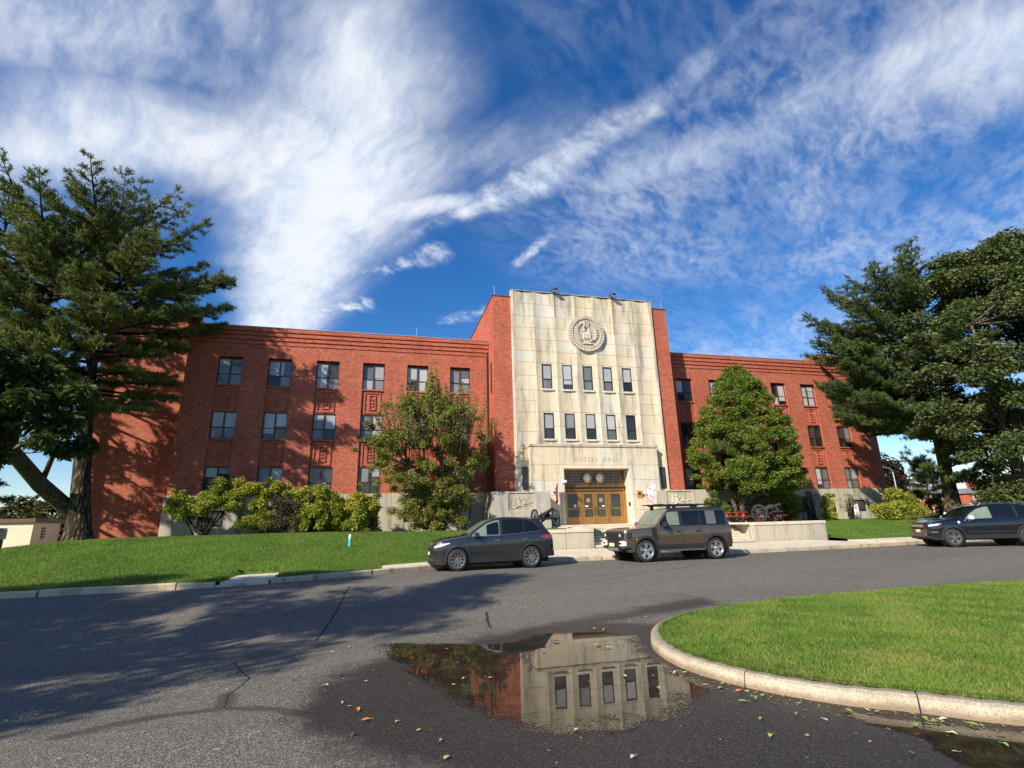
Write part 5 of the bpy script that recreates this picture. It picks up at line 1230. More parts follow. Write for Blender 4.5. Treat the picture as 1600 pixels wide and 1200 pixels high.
class Car:
    def __init__(s, root, L, top, bot, plan, belt, wheels, Rw, Ra, tumble=.80, mat='paint_grey', hood_edge=.03):
        s.root = root; s.L = L; s.tx, s.tz = zip(*top); s.bx, s.bz = zip(*bot); s.px, s.pw = zip(*plan); s.lx, s.lz = zip(*belt)
        s.wheels = wheels; s.Rw = Rw; s.Ra = Ra; s.tum = tumble; s.mat = mat
    def zt(s, x): return float(np.interp(x, s.tx, s.tz))
    def zb0(s, x): return float(np.interp(x, s.bx, s.bz))
    def zb(s, x):
        z = s.zb0(x)
        for w in s.wheels:
            d = abs(x-w)
            if d < s.Ra: z = max(z, s.Rw+math.sqrt(s.Ra**2-d*d))
        return min(z, s.zt(x)-.05)
    def W(s, x): return float(np.interp(x, s.px, s.pw))
    def ring(s, x):
        W, zt, zb = s.W(x), s.zt(x), s.zb(x); zl = min(float(np.interp(x, s.lx, s.lz)), zt-.035); zl = max(zl, zb+.01)
        z0 = s.zb0(x); full = max(zl-z0, .05)
        def side(z):
            f = (z-z0)/full
            return W*(.93+.07*math.sin(min(max(f*1.25, 0), 1)*math.pi/2)-.035*max(f-.72, 0)/.28)
        pts = [(side(zb+(zl-zb)*f), zb+(zl-zb)*f) for f in (0, .12, .3, .5, .7, .86, .96)]
        cab = min(max((zt-zl-.03)/.30, 0), 1)
        pts.append((W*.955, zl))
        h = zt-zl
        wr = W*(.955*(1-cab)+s.tum*cab)
        pts.append((W*.945*(1-cab)+(W*.955+(wr-W*.955)*.5)*cab, zl+h*.48))
        pts.append((wr*(.93*(1-cab)+1.0*cab)-.0, zl+h*(.80*(1-cab)+.86*cab)))
        pts.append((wr*(.84*(1-cab)+.955*cab), zl+h*.955)); pts.append((wr*.66, zl+h*.99)); pts.append((0, zt))
        return pts
    def Y(s, x, z):
        r = s.ring(x)[:10]; zs = [p[1] for p in r]; ys = [p[0] for p in r]
        return float(np.interp(z, zs, ys))
    def ztop(s, x, y):
        r = s.ring(x)[7:][::-1]; return float(np.interp(abs(y), [p[0] for p in r], [p[1] for p in r]))
    def body(s):
        xs = sorted(set([round(q, 3) for q in np.linspace(0, s.L, int(s.L/.05)+1)]+[round(w+s.Ra*k, 3) for w in s.wheels for k in (-1, -.985, -.95, -.9, -.8, .8, .9, .95, .985, 1)]+list(s.tx)))
        mb = MB(); rows = []
        for x in xs:
            r = s.ring(x); rows.append([(x, -y, z) for y, z in r]+[(x, y, z) for y, z in r[-2::-1]])
        mb.grid(rows); n = len(rows[0]); mb.face(*range(n)); k = (len(rows)-1)*n; mb.face(*[k+j for j in range(n-1, -1, -1)])
        o = mb.build('body', M[s.mat], s.root, angle=38)
        ub = MB(); w = s.W(s.L/2)-.25; ub.box(.25, s.L-.25, -w, w, max(min(s.bz)-.02, .17), .75); ub.build('underbody', M['gap'], s.root)
        for wx in s.wheels:
            Wd = s.W(wx)
            for sg in (-1, 1):
                m = MB(); m.lathe([(s.Ra-.004, sg*(Wd-.04)), (s.Ra-.004, sg*(Wd-.42)), (0.02, sg*(Wd-.42))], 28, (wx, 0, s.Rw), 'y')
                m.build('wheel_well', M['gap'], s.root)
        return o
    def strip(s, xs, lo, hi, eps, name, mat, nz=4, parent=None, both=True, one=False):
        out = None
        for sg in ((-1, 1) if both else (-1,)):
            mb = MB(); rows = []
            for x in xs:
                a, c = lo(x), hi(x)
                rows.append([(x, sg*(s.Y(x, a+(c-a)*k/nz)+eps), a+(c-a)*k/nz) for k in range(nz+1)])
            mb.grid(rows)
            # thin edges, so the panel has depth
            n = nz+1; V = mb.v[:]; base = mb.nv
            edge = [k for k in range(n)]+[r_*n+n-1 for r_ in range(1, len(xs))]+[(len(xs)-1)*n+k for k in range(n-2, -1, -1)]+[r_*n for r_ in range(len(xs)-2, 0, -1)]
            ib = mb.verts([(V[i][0], V[i][1]-sg*.012, V[i][2]) for i in edge])
            for k in range(len(edge)): mb.face(edge[k], edge[(k+1) % len(edge)], ib+(k+1) % len(edge), ib+k)
            o = mb.build(name, M[mat], parent or s.root, smooth=False); 
            if sg == -1: out = o
        return out
    def poly_fn(s, pts):
        x, z = zip(*pts); return lambda q: float(np.interp(q, x, z))
    def topglass(s, x0, x1, f, name, mat, n=9, eps=.006, f0=None):
        mb = MB(); rows = []
        for x in np.linspace(x0, x1, 10):
            r = s.ring(x); ym = r[9][0]*f
            rows.append([(x-eps*.6*(1 if x < s.L/2 else -1), ym*q, s.ztop(x, ym*q)+eps) for q in np.linspace(-1, 1, n)])
        mb.grid(rows); return mb.build(name, M[mat], s.root, smooth=True)
    def arch(s, wid, eps, mat='plastic', name='arch_trim'):
        for wx in s.wheels:
            for sg in (-1, 1):
                mb = MB(); rows = []
                for a in np.linspace(-.16, math.pi+.16, 26):
                    row = []
                    for q in (0, .5, 1.):
                        rr_ = s.Ra-.012+wid*q; x = min(max(wx+rr_*math.cos(a), .02), s.L-.02); z = max(s.Rw+rr_*math.sin(a), s.zb0(x)-.0)
                        row.append((x, sg*(s.Y(x, max(z, s.zb(x)))+eps*(1.0 if q < 1 else .4)), z))
                    row.insert(0, (row[0][0], row[0][1]-sg*.06, row[0][2]))
                    rows.append(row)
                mb.grid(rows); mb.build(name, M[mat], s.root, angle=40)
    def gapline(s, pts, w=.012, eps=.004):
        mb = MB()
        for (x0, z0), (x1, z1) in zip(pts[:-1], pts[1:]):
            n = 5
            for k in range(n):
                xa, za = x0+(x1-x0)*k/n, z0+(z1-z0)*k/n; xb, zb = x0+(x1-x0)*(k+1)/n, z0+(z1-z0)*(k+1)/n
                d = np.array([xb-xa, zb-za]); d /= np.linalg.norm(d); nx, nz = -d[1]*w/2, d[0]*w/2
                q = [(xa-nx, za-nz), (xb-nx, zb-nz), (xb+nx, zb+nz), (xa+nx, za+nz)]
                i = mb.verts([(x, -(s.Y(x, z)+eps), z) for x, z in q]); mb.face(i, i+1, i+2, i+3)
        return mb
    def wheel(s, wx, spokes, mat, style, tw=.24, rr=None):
        rr = rr or s.Rw*.68; Wd = s.W(wx)-.015
        for sg in (-1, 1):
            o0 = sg*Wd; i0 = sg*(Wd-tw); R0 = s.Rw
            t = MB(); t.lathe([(rr-.02, o0*1.0-sg*.03), (rr+.01, o0-sg*.004), (R0-.06, o0), (R0-.018, o0-sg*.022), (R0, o0-sg*.05), (R0, i0+sg*.05), (R0-.03, i0), (rr, i0)], 40, (wx, 0, s.Rw), 'y')
            w = t.build('wheel', M['rubber'], s.root, angle=35)
            m = MB(); m.lathe([(rr+.012, o0-sg*.002), (rr-.006, o0-sg*.004), (rr-.03, o0-sg*.03), (rr-.04, o0-sg*.16)], 40, (wx, 0, s.Rw), 'y')
            m.lathe([(.0, o0-sg*.022), (.055, o0-sg*.022), (.075, o0-sg*.045), (.075, o0-sg*.1)], 20, (wx, 0, s.Rw), 'y')
            for k in range(spokes):
                a = 2*math.pi*k/spokes+.3
                offs = (0,) if style != 'double' else (-.13, .13)
                for of in offs:
                    hw0, hw1 = {'thin': (.022, .030), 'wide': (.045, .075), 'double': (.020, .024)}[style]
                    r0_, r1_ = .05, rr-.012; ca, sa = math.cos(a), math.sin(a); c2, s2 = math.cos(a+of), math.sin(a+of)
                    P = []
                    for yy in (o0-sg*.012, o0-sg*.06):
                        for r_, w_, (cc, ss) in ((r0_, hw0, (ca, sa)), (r1_, hw1, (c2, s2))):
                            for q in (-1, 1): P.append((wx+r_*cc-q*w_*ss, yy-(sg*.02 if r_ == r0_ else 0), s.Rw+r_*ss+q*w_*cc))
                    i = m.verts(P)
                    for f in ((0, 1, 3, 2), (4, 6, 7, 5), (0, 2, 6, 4), (1, 5, 7, 3), (2, 3, 7, 6)): m.face(*[i+j for j in f])
            m.build('rim', M[mat], w, angle=40)
            d = MB(); d.lathe([(0, o0-sg*.10), (rr*.72, o0-sg*.10), (rr*.72, o0-sg*.13)], 24, (wx, 0, s.Rw), 'y'); d.lathe([(0, o0-sg*.15), (rr-.03, o0-sg*.15)], 24, (wx, 0, s.Rw), 'y'); d.build('brake_disc', M['disc'], w)
    def box(s, name, mat, x0, x1, y0, y1, z0, z1, b=.015, parent=None):
        m = MB(); m.bbox(x0, x1, y0, y1, z0, z1, b); return m.build(name, M[mat], parent or s.root)
    def mirror(s, x, z, mat, w=.24, hh=.16, d=.13):
        for sg in (-1, 1):
            y = sg*(s.Y(x, z-.05)); m = MB(); y0, y1 = sorted((y+sg*.05, y+sg*(.05+w)))
            m.bbox(x-.02, x+d, y0, y1, z-hh*.45, z+hh*.55, .035); a, c = sorted((y-sg*.02, y+sg*.07)); m.box(x+.02, x+.09, a, c, z-hh*.45-.03, z-hh*.2)
            m.build('wing_mirror', M[mat], s.root)

# small corrections of length and height, car by car in order of their names
SCALES = ((.98, 1, 1.065), (1, 1, 1.03), (1, 1, 1.06))
def mazda():
    root = thing('parked_car', 'dark grey sporty crossover parked at the kerb nose to the left', 'car', (1.83, 19.33, 0), 0, 'cars parked along the kerb')
    c = Car(root, 4.55, [(0, .55), (.02, .74), (.07, .86), (.18, .94), (.5, 1.01), (1.0, 1.07), (1.28, 1.11), (1.6, 1.33), (1.95, 1.53), (2.25, 1.62), (2.7, 1.67), (3.2, 1.66), (3.7, 1.60), (4.02, 1.52), (4.10, 1.46), (4.28, 1.22), (4.42, 1.05), (4.5, .92), (4.53, .75), (4.55, .55)],
            [(0, .34), (.15, .22), (.5, .2), (1.3, .24), (3.2, .26), (4.1, .30), (4.4, .38), (4.55, .48)],
            [(0, .52), (.05, .64), (.15, .76), (.35, .86), (.8, .915), (1.5, .92), (3.6, .92), (4.1, .875), (4.35, .80), (4.5, .68), (4.55, .56)], [(0, .80), (.5, .94), (1.2, 1.02), (2.5, 1.06), (3.8, 1.13), (4.3, 1.14), (4.55, .9)], [.90, 3.60], .355, .405, .775, 'paint_grey')
    c.body(); c.arch(.075, .012)
    f = c.poly_fn
    lo = f([(1.38, 1.06), (2.6, 1.09), (4.0, 1.20)]); hi = f([(1.38, 1.09), (1.7, 1.30), (2.0, 1.475), (2.3, 1.555), (2.8, 1.585), (3.4, 1.555), (3.7, 1.47), (3.98, 1.22)])
    sp = c.strip(np.linspace(1.42, 2.43, 18), lo, hi, .006, 'window', 'car_glass_clear'); c.strip(np.linspace(2.53, 3.32, 14), lo, hi, .006, 'window', 'car_glass'); c.strip(np.linspace(3.37, 3.95, 12), lo, hi, .006, 'window', 'car_glass')
    c.strip(np.linspace(2.43, 2.53, 3), lo, hi, .007, 'pillar_trim', 'dark_trim'); c.strip(np.linspace(1.95, 2.40, 6), lambda x: lo(x)+.02, lambda x: min(hi(x)-.05, 1.50), .009, 'window', 'car_glass', both=False)
    c.strip(np.linspace(1.36, 3.95, 26), lambda x: lo(x)-.02, lambda x: lo(x)-.002, .010, 'belt_moulding', 'alloy_dark', nz=1)
    c.topglass(1.34, 2.18, .93, 'windscreen', 'car_glass_clear'); c.topglass(4.06, 4.30, .86, 'rear_window', 'car_glass')
    c.strip(np.linspace(.42, 4.15, 40), lambda x: c.zb(x)+.0, lambda x: max(c.zb(x)+.02, c.zb0(x)+.15), .010, 'sill_cladding', 'plastic', nz=2)
    d1 = c.gapline([(1.30, 1.02), (1.33, .7), (1.40, .42)]); d1.build('door_gap', M['gap'], root)
    c.gapline([(2.47, 1.06), (2.47, .42)]).build('door_gap', M['gap'], root); c.gapline([(3.62, 1.14), (3.52, .95), (3.30, .70), (3.18, .42)]).build('door_gap', M['gap'], root); c.gapline([(1.38, .42), (3.18, .42)]).build('door_gap', M['gap'], root)
    for x in (2.22, 3.28): h = MB(); y = c.Y(x, .93); h.bbox(x-.02, x+.20, -y-.035, -y+.01, .915, .945, .008); h.build('handle', M['chrome'], root)
    c.strip(np.linspace(.10, .62, 12), f([(.10, .735), (.35, .78), (.62, .86)]), f([(.10, .79), (.35, .865), (.62, .885)]), .006, 'headlight', 'head', nz=2)
    c.strip(np.linspace(3.98, 4.50, 10), f([(3.98, .985), (4.2, .95), (4.5, .90)]), f([(3.98, 1.0), (4.2, 1.06), (4.5, 1.02)]), .008, 'tail_light', 'tail', nz=2)
    c.strip(np.linspace(4.40, 4.52, 4), lambda x: .50, lambda x: .60, .008, 'reflector', 'tail', nz=1)
    c.box('grille', 'dark_trim', -.02, .03, -.46, .46, .42, .74); c.box('number_plate', 'white', -.035, -.018, -.18, .18, .50, .60, .004); c.box('lower_intake', 'dark_trim', -.01, .05, -.5, .5, .26, .38)
    c.box('bumper_lip', 'plastic', -.01, .35, -.62, .62, .19, .27, .02); c.box('rear_bumper', 'plastic', 4.2, 4.56, -.60, .60, .34, .58, .03); c.box('spoiler', 'paint_grey', 3.85, 4.12, -.60, .60, 1.53, 1.56)
    c.mirror(1.50, 1.10, 'paint_grey')
    for w in c.wheels: c.wheel(w, 10, 'alloy_dark', 'thin', .225)
def defender():
    root = thing('parked_car', 'bronze brown boxy off-roader with black roof rack in front of the steps', 'car', (8.96, 19.36, 0), 0, 'cars parked along the kerb')
    c = Car(root, 4.76, [(0, .60), (.01, .98), (.05, 1.10), (.14, 1.165), (.4, 1.20), (1.32, 1.25), (1.42, 1.29), (1.62, 1.52), (1.90, 1.82), (2.02, 1.885), (2.4, 1.925), (3.4, 1.94), (4.3, 1.925), (4.52, 1.89), (4.60, 1.80), (4.68, 1.45), (4.73, 1.15), (4.76, .60)],
            [(0, .50), (.2, .36), (.5, .36), (1.3, .40), (3.4, .40), (4.3, .42), (4.76, .52)], [(0, .78), (.04, .86), (.15, .93), (.4, .975), (.9, .995), (4.1, .995), (4.5, .965), (4.7, .90), (4.76, .84)],
            [(0, 1.08), (.4, 1.16), (1.3, 1.215), (4.5, 1.235), (4.76, 1.1)], [.88, 3.90], .40, .455, .865, 'paint_bronze')
    c.body(); c.arch(.095, .035)
    f = c.poly_fn
    lo = lambda x: 1.255; hi = f([(1.50, 1.30), (1.65, 1.46), (1.93, 1.76), (2.05, 1.80), (4.45, 1.80), (4.56, 1.70)])
    c.strip(np.linspace(1.55, 2.44, 14), lo, hi, .006, 'window', 'car_glass'); c.strip(np.linspace(2.52, 3.30, 8), lo, hi, .006, 'window', 'car_glass')
    c.strip(np.linspace(3.36, 4.50, 12), lo, hi, .006, 'window', 'car_glass'); c.strip(np.linspace(2.44, 2.52, 2), lo, hi, .008, 'pillar_trim', 'roof_black'); c.strip(np.linspace(3.30, 3.36, 2), lo, hi, .008, 'pillar_trim', 'roof_black')
    c.strip(np.linspace(3.60, 4.02, 5), lambda x: 1.29, lambda x: 1.78, .016, 'gloss_panel', 'ghost_panel', nz=3)
    c.strip(np.linspace(1.88, 2.40, 8), lambda x: 1.28, lambda x: min(hi(x)-.03, 1.77), .008, 'window', 'car_glass_clear', both=False)
    sb = MB(); sb.bbox(2.15, 2.36, -.9, -.88, 1.27, 1.60, .004)
    c.topglass(1.44, 1.98, .95, 'windscreen', 'car_glass_clear')
    xs = np.linspace(1.95, 4.58, 20); mb = MB(); rows = []
    for x in xs:
        r_ = c.ring(x); pr = r_[9:]; rows.append([(x, -y, z+.008) for y, z in pr]+[(x, y, z+.008) for y, z in pr[-2::-1]])
    mb.grid(rows); mb.build('roof', M['roof_black'], root, smooth=True)
    # roof rack
    rk = MB(); 
    for y in (-.68, .68): rk.box(2.0, 4.35, y-.03, y+.03, 2.0, 2.05)
    for k in range(9): x = 1.85+k*.32; rk.box(x, x+.12, -.70, .70, 2.035, 2.06)
    rk.box(1.72, 1.90, -.66, .66, 2.03, 2.07)
    for x in (2.15, 3.2, 4.2):
        for y in (-.66, .66): rk.box(x-.06, x+.06, y-.05, y+.05, 1.88, 2.02)
    rk.build('roof_rack', M['dark_trim'], root)
    c.strip(np.linspace(.45, 4.40, 44), lambda x: c.zb(x), lambda x: max(c.zb(x)+.02, .56), .018, 'sill_cladding', 'plastic', nz=2)
    for y in (-1,): 
        b = MB(); b.bbox(1.42, 3.36, -1.06, -.90, .36, .42, .015); b.build('running_board', M['alloy_dark'], root); b = MB(); b.bbox(1.42, 3.36, .90, 1.06, .36, .42, .015); b.build('running_board', M['alloy_dark'], root)
    c.strip(np.linspace(1.16, 1.36, 5), f([(1.16, .92), (1.36, .74)]), lambda x: 1.20, .022, 'side_vent', 'dark_trim', nz=3)
    for pts in ([(1.42, 1.22), (1.42, .58)], [(2.48, 1.22), (2.48, .58)], [(3.33, 1.22), (3.33, .98), (3.44, .80)], [(1.42, .585), (3.40, .585)]): c.gapline(pts).build('door_gap', M['gap'], root)
    for x in (2.20, 3.05): h = MB(); y = c.Y(x, 1.05); h.bbox(x, x+.2, -y-.04, -y+.01, 1.03, 1.075, .01); h.build('handle', M['dark_trim'], root)
    for sg in (-1, 1):
        y0, y1 = sorted((sg*.50, sg*.86)); hb = c.box('headlight', 'dark_trim', -.03, .10, y0, y1, .84, 1.06, .03)
        l = MB(); l.lathe([(0, -.045), (.05, -.042), (.06, -.03)], 18, (0, sg*.66, .955), 'x'); l.build('lens', M['head'], hb, smooth=True)
        y0, y1 = sorted((sg*.58, sg*.92)); c.box('bumper_insert', 'white_trim', -.06, .14, y0, y1, .56, .76, .04); y0, y1 = sorted((sg*.64, sg*.82)); c.box('fog_lamp', 'dark_trim', -.075, -.04, y0, y1, .64, .71, .01)
        t = MB(); t.bbox(1.36, 1.40, *sorted((sg*.74, sg*1.03)), .16, .46, .008); t.build('mud_flap', M['plastic'], root); t = MB(); t.bbox(4.40, 4.44, *sorted((sg*.74, sg*1.03)), .20, .50, .008); t.build('mud_flap', M['plastic'], root)
        c.box('tail_light', 'tail', 4.715, 4.765, *sorted((sg*.74, sg*.86)), 1.0, 1.14, .01)
    c.strip(np.linspace(.10, .34, 5), lambda x: .84, lambda x: 1.05, .010, 'headlight_return', 'dark_trim', nz=2); c.strip(np.linspace(.50, .54, 2), lambda x: .78, lambda x: .84, .012, 'side_marker', 'amber', nz=1)
    c.box('grille', 'dark_trim', -.025, .04, -.50, .50, .80, 1.06); c.box('front_bumper', 'plastic', -.05, .30, -.94, .94, .46, .56, .04); c.box('skid_plate', 'alloy', -.06, .14, -.42, .42, .40, .54, .03); c.box('number_plate', 'plate', -.09, -.07, -.22, .22, .56, .68, .004)
    c.box('lower_intake', 'dark_trim', -.055, .1, -.46, .46, .55, .80, .02)
    sp = MB(); sp.lathe([(0, 4.98), (.20, 4.99), (.30, 4.97), (.38, 4.95), (.40, 4.90), (.40, 4.80), (.36, 4.74), (0, 4.74)], 30, (0, .10, .98), 'x'); sp.build('spare_wheel', M['rubber'], root, angle=35)
    bm = MB(); bm.box(4.5, 4.74, -.8, .8, .42, .60); bm.build('rear_bumper', M['plastic'], root)
    c.mirror(1.62, 1.30, 'dark_trim', .26, .20, .14)
    for w in c.wheels: c.wheel(w, 5, 'alloy', 'wide', .25, .27)
def jeep():
    root = thing('parked_car', 'black glossy off-road wagon with slotted grille at the right edge', 'car', (24.84, 19.76, 0), R(-26), 'cars parked along the kerb')
    c = Car(root, 4.82, [(0, .58), (.01, .86), (.05, .98), (.16, 1.05), (.5, 1.10), (1.2, 1.17), (1.36, 1.20), (1.7, 1.42), (2.0, 1.60), (2.3, 1.70), (2.8, 1.745), (3.6, 1.735), (4.2, 1.68), (4.42, 1.60), (4.60, 1.30), (4.72, 1.10), (4.80, .9), (4.82, .58)],
            [(0, .42), (.2, .30), (.6, .30), (1.4, .34), (3.4, .34), (4.3, .38), (4.82, .52)], [(0, .64), (.05, .76), (.15, .86), (.4, .93), (.9, .965), (4.0, .965), (4.4, .93), (4.7, .84), (4.82, .72)],
            [(0, .96), (.5, 1.05), (1.3, 1.11), (3, 1.15), (4.4, 1.20), (4.82, 1.0)], [.92, 3.84], .385, .44, .79, 'paint_black')
    c.body(); c.arch(.07, .014); f = c.poly_fn
    lo = f([(1.5, 1.145), (3, 1.175), (4.4, 1.24)]); hi = f([(1.5, 1.16), (1.8, 1.37), (2.1, 1.545), (2.4, 1.63), (3.0, 1.655), (3.8, 1.63), (4.2, 1.52), (4.38, 1.28)])
    c.strip(np.linspace(1.54, 2.58, 16), lo, hi, .006, 'window', 'car_glass_clear'); c.strip(np.linspace(2.66, 3.52, 12), lo, hi, .006, 'window', 'car_glass'); c.strip(np.linspace(3.60, 4.34, 12), lo, hi, .006, 'window', 'car_glass')
    c.strip(np.linspace(3.52, 3.60, 3), lo, hi, .008, 'pillar_trim', 'dark_trim'); c.topglass(1.44, 2.2, .93, 'windscreen', 'car_glass'); c.topglass(4.46, 4.62, .86, 'rear_window', 'car_glass')
    c.strip(np.linspace(1.5, 4.36, 24), lambda x: lo(x)-.018, lambda x: lo(x)-.002, .010, 'belt_moulding', 'dark_trim', nz=1)
    c.strip(np.linspace(.5, 4.3, 44), lambda x: c.zb(x), lambda x: max(c.zb(x)+.02, .50), .012, 'sill_cladding', 'plastic', nz=2); c.strip(np.linspace(1.5, 3.3, 14), lambda x: .60, lambda x: .64, .012, 'door_moulding', 'plastic', nz=1)
    for pts in ([(1.44, 1.10), (1.42, .6)], [(2.62, 1.16), (2.62, .5)], [(3.62, 1.2), (3.5, .95), (3.35, .7), (3.28, .5)]): c.gapline(pts).build('door_gap', M['gap'], root)
    for x in (2.34, 3.30): h = MB(); y = c.Y(x, 1.03); h.bbox(x, x+.2, -y-.04, -y+.01, 1.01, 1.05, .01); h.build('handle', M['dark_trim'], root)
    e = MB(); y = c.Y(1.2, 1.0); e.lathe([(0, -y-.012), (.05, -y-.010), (.055, -y+.01)], 14, (1.22, 0, 1.02), 'y'); e.build('round_badge', M['white_trim'], root)
    c.strip(np.linspace(.06, .50, 10), f([(.06, .86), (.5, .93)]), f([(.06, .935), (.5, 1.0)]), .008, 'headlight', 'head', nz=2); c.strip(np.linspace(.42, .52, 3), lambda x: .92, lambda x: .985, .012, 'side_marker', 'tail', nz=1)
    c.strip(np.linspace(.08, .34, 5), lambda x: .60, lambda x: .66, .008, 'fog_lamp', 'chrome', nz=1)
    g = c.box('grille', 'dark_trim', -.02, .04, -.58, .58, .82, .96)
    for k in range(7): c.box('grille_slot', 'chrome', -.03, -.018, -.50+k*.15, -.40+k*.15, .835, .95, .004, g)
    c.box('number_plate', 'plate', -.04, -.02, -.18, .18, .62, .74, .004); c.box('front_bumper', 'plastic', -.02, .3, -.80, .80, .34, .46, .04); c.box('tow_hook', 'tow_red', -.04, .06, -.62, -.52, .48, .55, .01); c.box('tow_hook', 'tow_red', -.04, .06, .52, .62, .48, .55, .01)
    for sg in (-1, 1):
        rl_ = MB(); rl_.tube([(2.3, sg*.62, 1.70), (2.42, sg*.63, 1.775), (4.0, sg*.62, 1.76), (4.15, sg*.60, 1.70)], .022, 6); rl_.build('roof_rail', M['alloy_dark'], root)
    c.mirror(1.62, 1.19, 'white_trim', .24, .17)
    for w in c.wheels: c.wheel(w, 5, 'alloy_dark', 'double', .25, .245)
mazda(); defender(); jeep()
for o, sc_ in zip([o for o in bpy.data.objects if o.get('group') == 'cars parked along the kerb'], SCALES): o.scale = sc_

# ------------------------------------------------------------------ cannons and picnic tables on the platform
def cannon(x, y, z, rz, label):
    root = thing('cannon', label, 'cannon', (x, y, z), rz, 'old cannons before the hall'); R_ = .60
    for sg in (-1, 1):
        w = MB(); yw = sg*.72
        w.lathe([(R_-.085, yw-.045), (R_, yw-.04), (R_, yw+.04), (R_-.085, yw+.045), (R_-.085, yw-.045)], 28, (0, 0, R_), 'x' if False else 'y')
        wo = w.build('wheel', M['cannon'], root, angle=40)
        s_ = MB(); s_.lathe([(0, yw-.13), (.085, yw-.13), (.10, yw), (.085, yw+.13), (0, yw+.13)], 12, (0, 0, R_), 'y'); s_.build('hub', M['cannon'], wo)
        for k in range(12):
            a = 2*math.pi*k/12; sp = MB(); sp.tube([(.07*math.cos(a), yw, R_+.07*math.sin(a)), ((R_-.06)*math.cos(a), yw, R_+(R_-.06)*math.sin(a))], .024, 6); sp.build('spoke', M['cannon'], wo)
    a = MB(); a.tube([(0, -.86, R_), (0, .86, R_)], .045, 8); a.bbox(-.07, .07, -.62, .62, R_-.06, R_+.09, .01); a.build('axle', M['cannon'], root)
    el = R(14); b = MB(); d = np.array([math.cos(el), 0, math.sin(el)]); o = np.array([0, 0, R_+.28])
    prof = [(-.72, .0), (-.70, .05), (-.66, .045), (-.62, .04), (-.58, .13), (-.54, .155), (-.46, .15), (.0, .135), (.05, .145), (.10, .132), (.8, .095), (1.05, .085), (1.08, .10), (1.14, .115), (1.18, .10), (1.18, .055), (1.0, .05)]
    rings = []; nv = np.array([-math.sin(el), 0, math.cos(el)])
    for h, r_ in prof: rings.append([tuple(o+d*h+nv*r_*math.cos(t)+np.array([0, 1, 0])*r_*math.sin(t)) for t in np.linspace(0, 2*math.pi, 16, endpoint=False)])
    b.grid(rings, closed=True); b.build('barrel', M['cannon'], root, angle=35)
    tr = MB()
    for sg in (-1, 1): tr.prismY([(-.55, R_-.05), (.30, R_-.08), (.34, R_+.24), (-.1, R_+.28), (-.62, R_+.14)], sg*.22-.04, sg*.22+.04); tr.tube([(-.4, sg*.20, R_), (-1.9, sg*.07, .10)], [.085, .06], 6)
    tr.box(-2.0, -1.85, -.12, .12, .02, .20); tr.build('carriage', M['cannon'], root)
    tk = MB(); tk.tube([tuple(o+d*.05+np.array([0, -.30, 0])), tuple(o+d*.05+np.array([0, .30, 0]))], .05, 8); tk.build('trunnion', M['cannon'], root)
cannon(10.25, 32.0, 1.17, R(-84), 'black field cannon left of the doors aiming out over the steps')
cannon(26.35, 31.6, 1.17, R(-72), 'grey iron field cannon under the layered tree aiming right')
def table(x, y, z, rz, label):
    root = thing('picnic_table', label, 'table', (x, y, z), rz, 'red picnic tables')
    for k in range(4): b = MB(); b.bbox(-.95, .95, -.38+k*.192, -.38+k*.192+.18, .70, .745, .006); b.build('plank', M['red_paint'], root)
    for sg in (-1, 1):
        b = MB(); b.bbox(-.95, .95, sg*.74-.13, sg*.74+.13, .42, .46, .006); b.build('bench', M['red_paint'], root)
        l = MB(); x0 = sg*.62
        l.box(x0-.04, x0+.04, -.80, .80, .34, .42); l.box(x0-.04, x0+.04, -.34, .34, .62, .70)
        for q in (-1, 1): l.tube([(x0+.06, q*.22, .70), (x0+.06, q*.62, .0)], .05, 4)
        l.build('leg_frame', M['red_paint'], root)
table(9.0, 34.3, 1.17, R(4), 'red painted picnic table behind the left cannon'); table(28.3, 33.6, 1.17, R(8), 'red painted picnic table behind the right cannon')
table(25.0, 33.4, 1.17, R(-12), 'red painted picnic table partly behind the trunk of the layered tree')

# ------------------------------------------------------------------ flags, plaque and small fittings at the entrance
def flag(x, z, dx, L, label, mat, wd, seed, lean):
    root = wthing('wall_flag', label, 'flag', (x, 37.36, z), 'flags beside the doors'); r = random.Random(seed)
    e = (x+dx, 37.36-L*.72, z+L*.80); p = MB(); p.tube([(x, 37.40, z), e], .018, 6); p.build('pole', M['white_trim'], root)
    b = MB(); b.bbox(x-.05, x+.05, 37.30, 37.40, z-.08, z+.08, .01); b.build('bracket', M['bronze_dark'], root)
    rows = []
    for i in range(9):
        t = i/8; a = np.array([x+dx*(1-.66*t), 37.36-L*.72*(1-.66*t), z+L*.8*(1-.66*t)]); row = []
        for j in range(13):
            s = j/12; q = a+np.array([lean*s*wd+.06*math.sin(7*t+3*s+seed)*s, .07*math.sin(9*t+4*s)*s+.02, -s*wd*(1.0-.25*t)]); q[0] += (x+dx*.7-q[0])*.35*s; row.append(tuple(q))
        rows.append(row)
    c = MB(); c.grid(rows); c.build('cloth', M[mat], root, smooth=True)
flag(12.78, 3.7, .05, 1.0, 'dark maroon flag hanging limp left of the doors', 'flag', 1.5, 2, .02)
flag(20.1, 3.42, .62, 1.25, 'pink and white patterned flag on a slanted pole right of the doors', 'pink_flag', 1.7, 5, .10)
def pinkflag_fn(t, b):
    p = t.pos(); n = t.noise(p, 4.5, 3, .5)
    c = t.mix(t.rng(n, .47, .53), (.58, .16, .32), (.70, .58, .62)); t.put(b.inputs['Base Color'], c); t.put(b.inputs['Roughness'], .85)
M['pink2'] = material('patterned_flag', pinkflag_fn)
for o in bpy.data.objects:
    if o.type == 'MESH' and o.data.materials and o.data.materials[0] == M['pink_flag']: o.data.materials[0] = M['pink2']
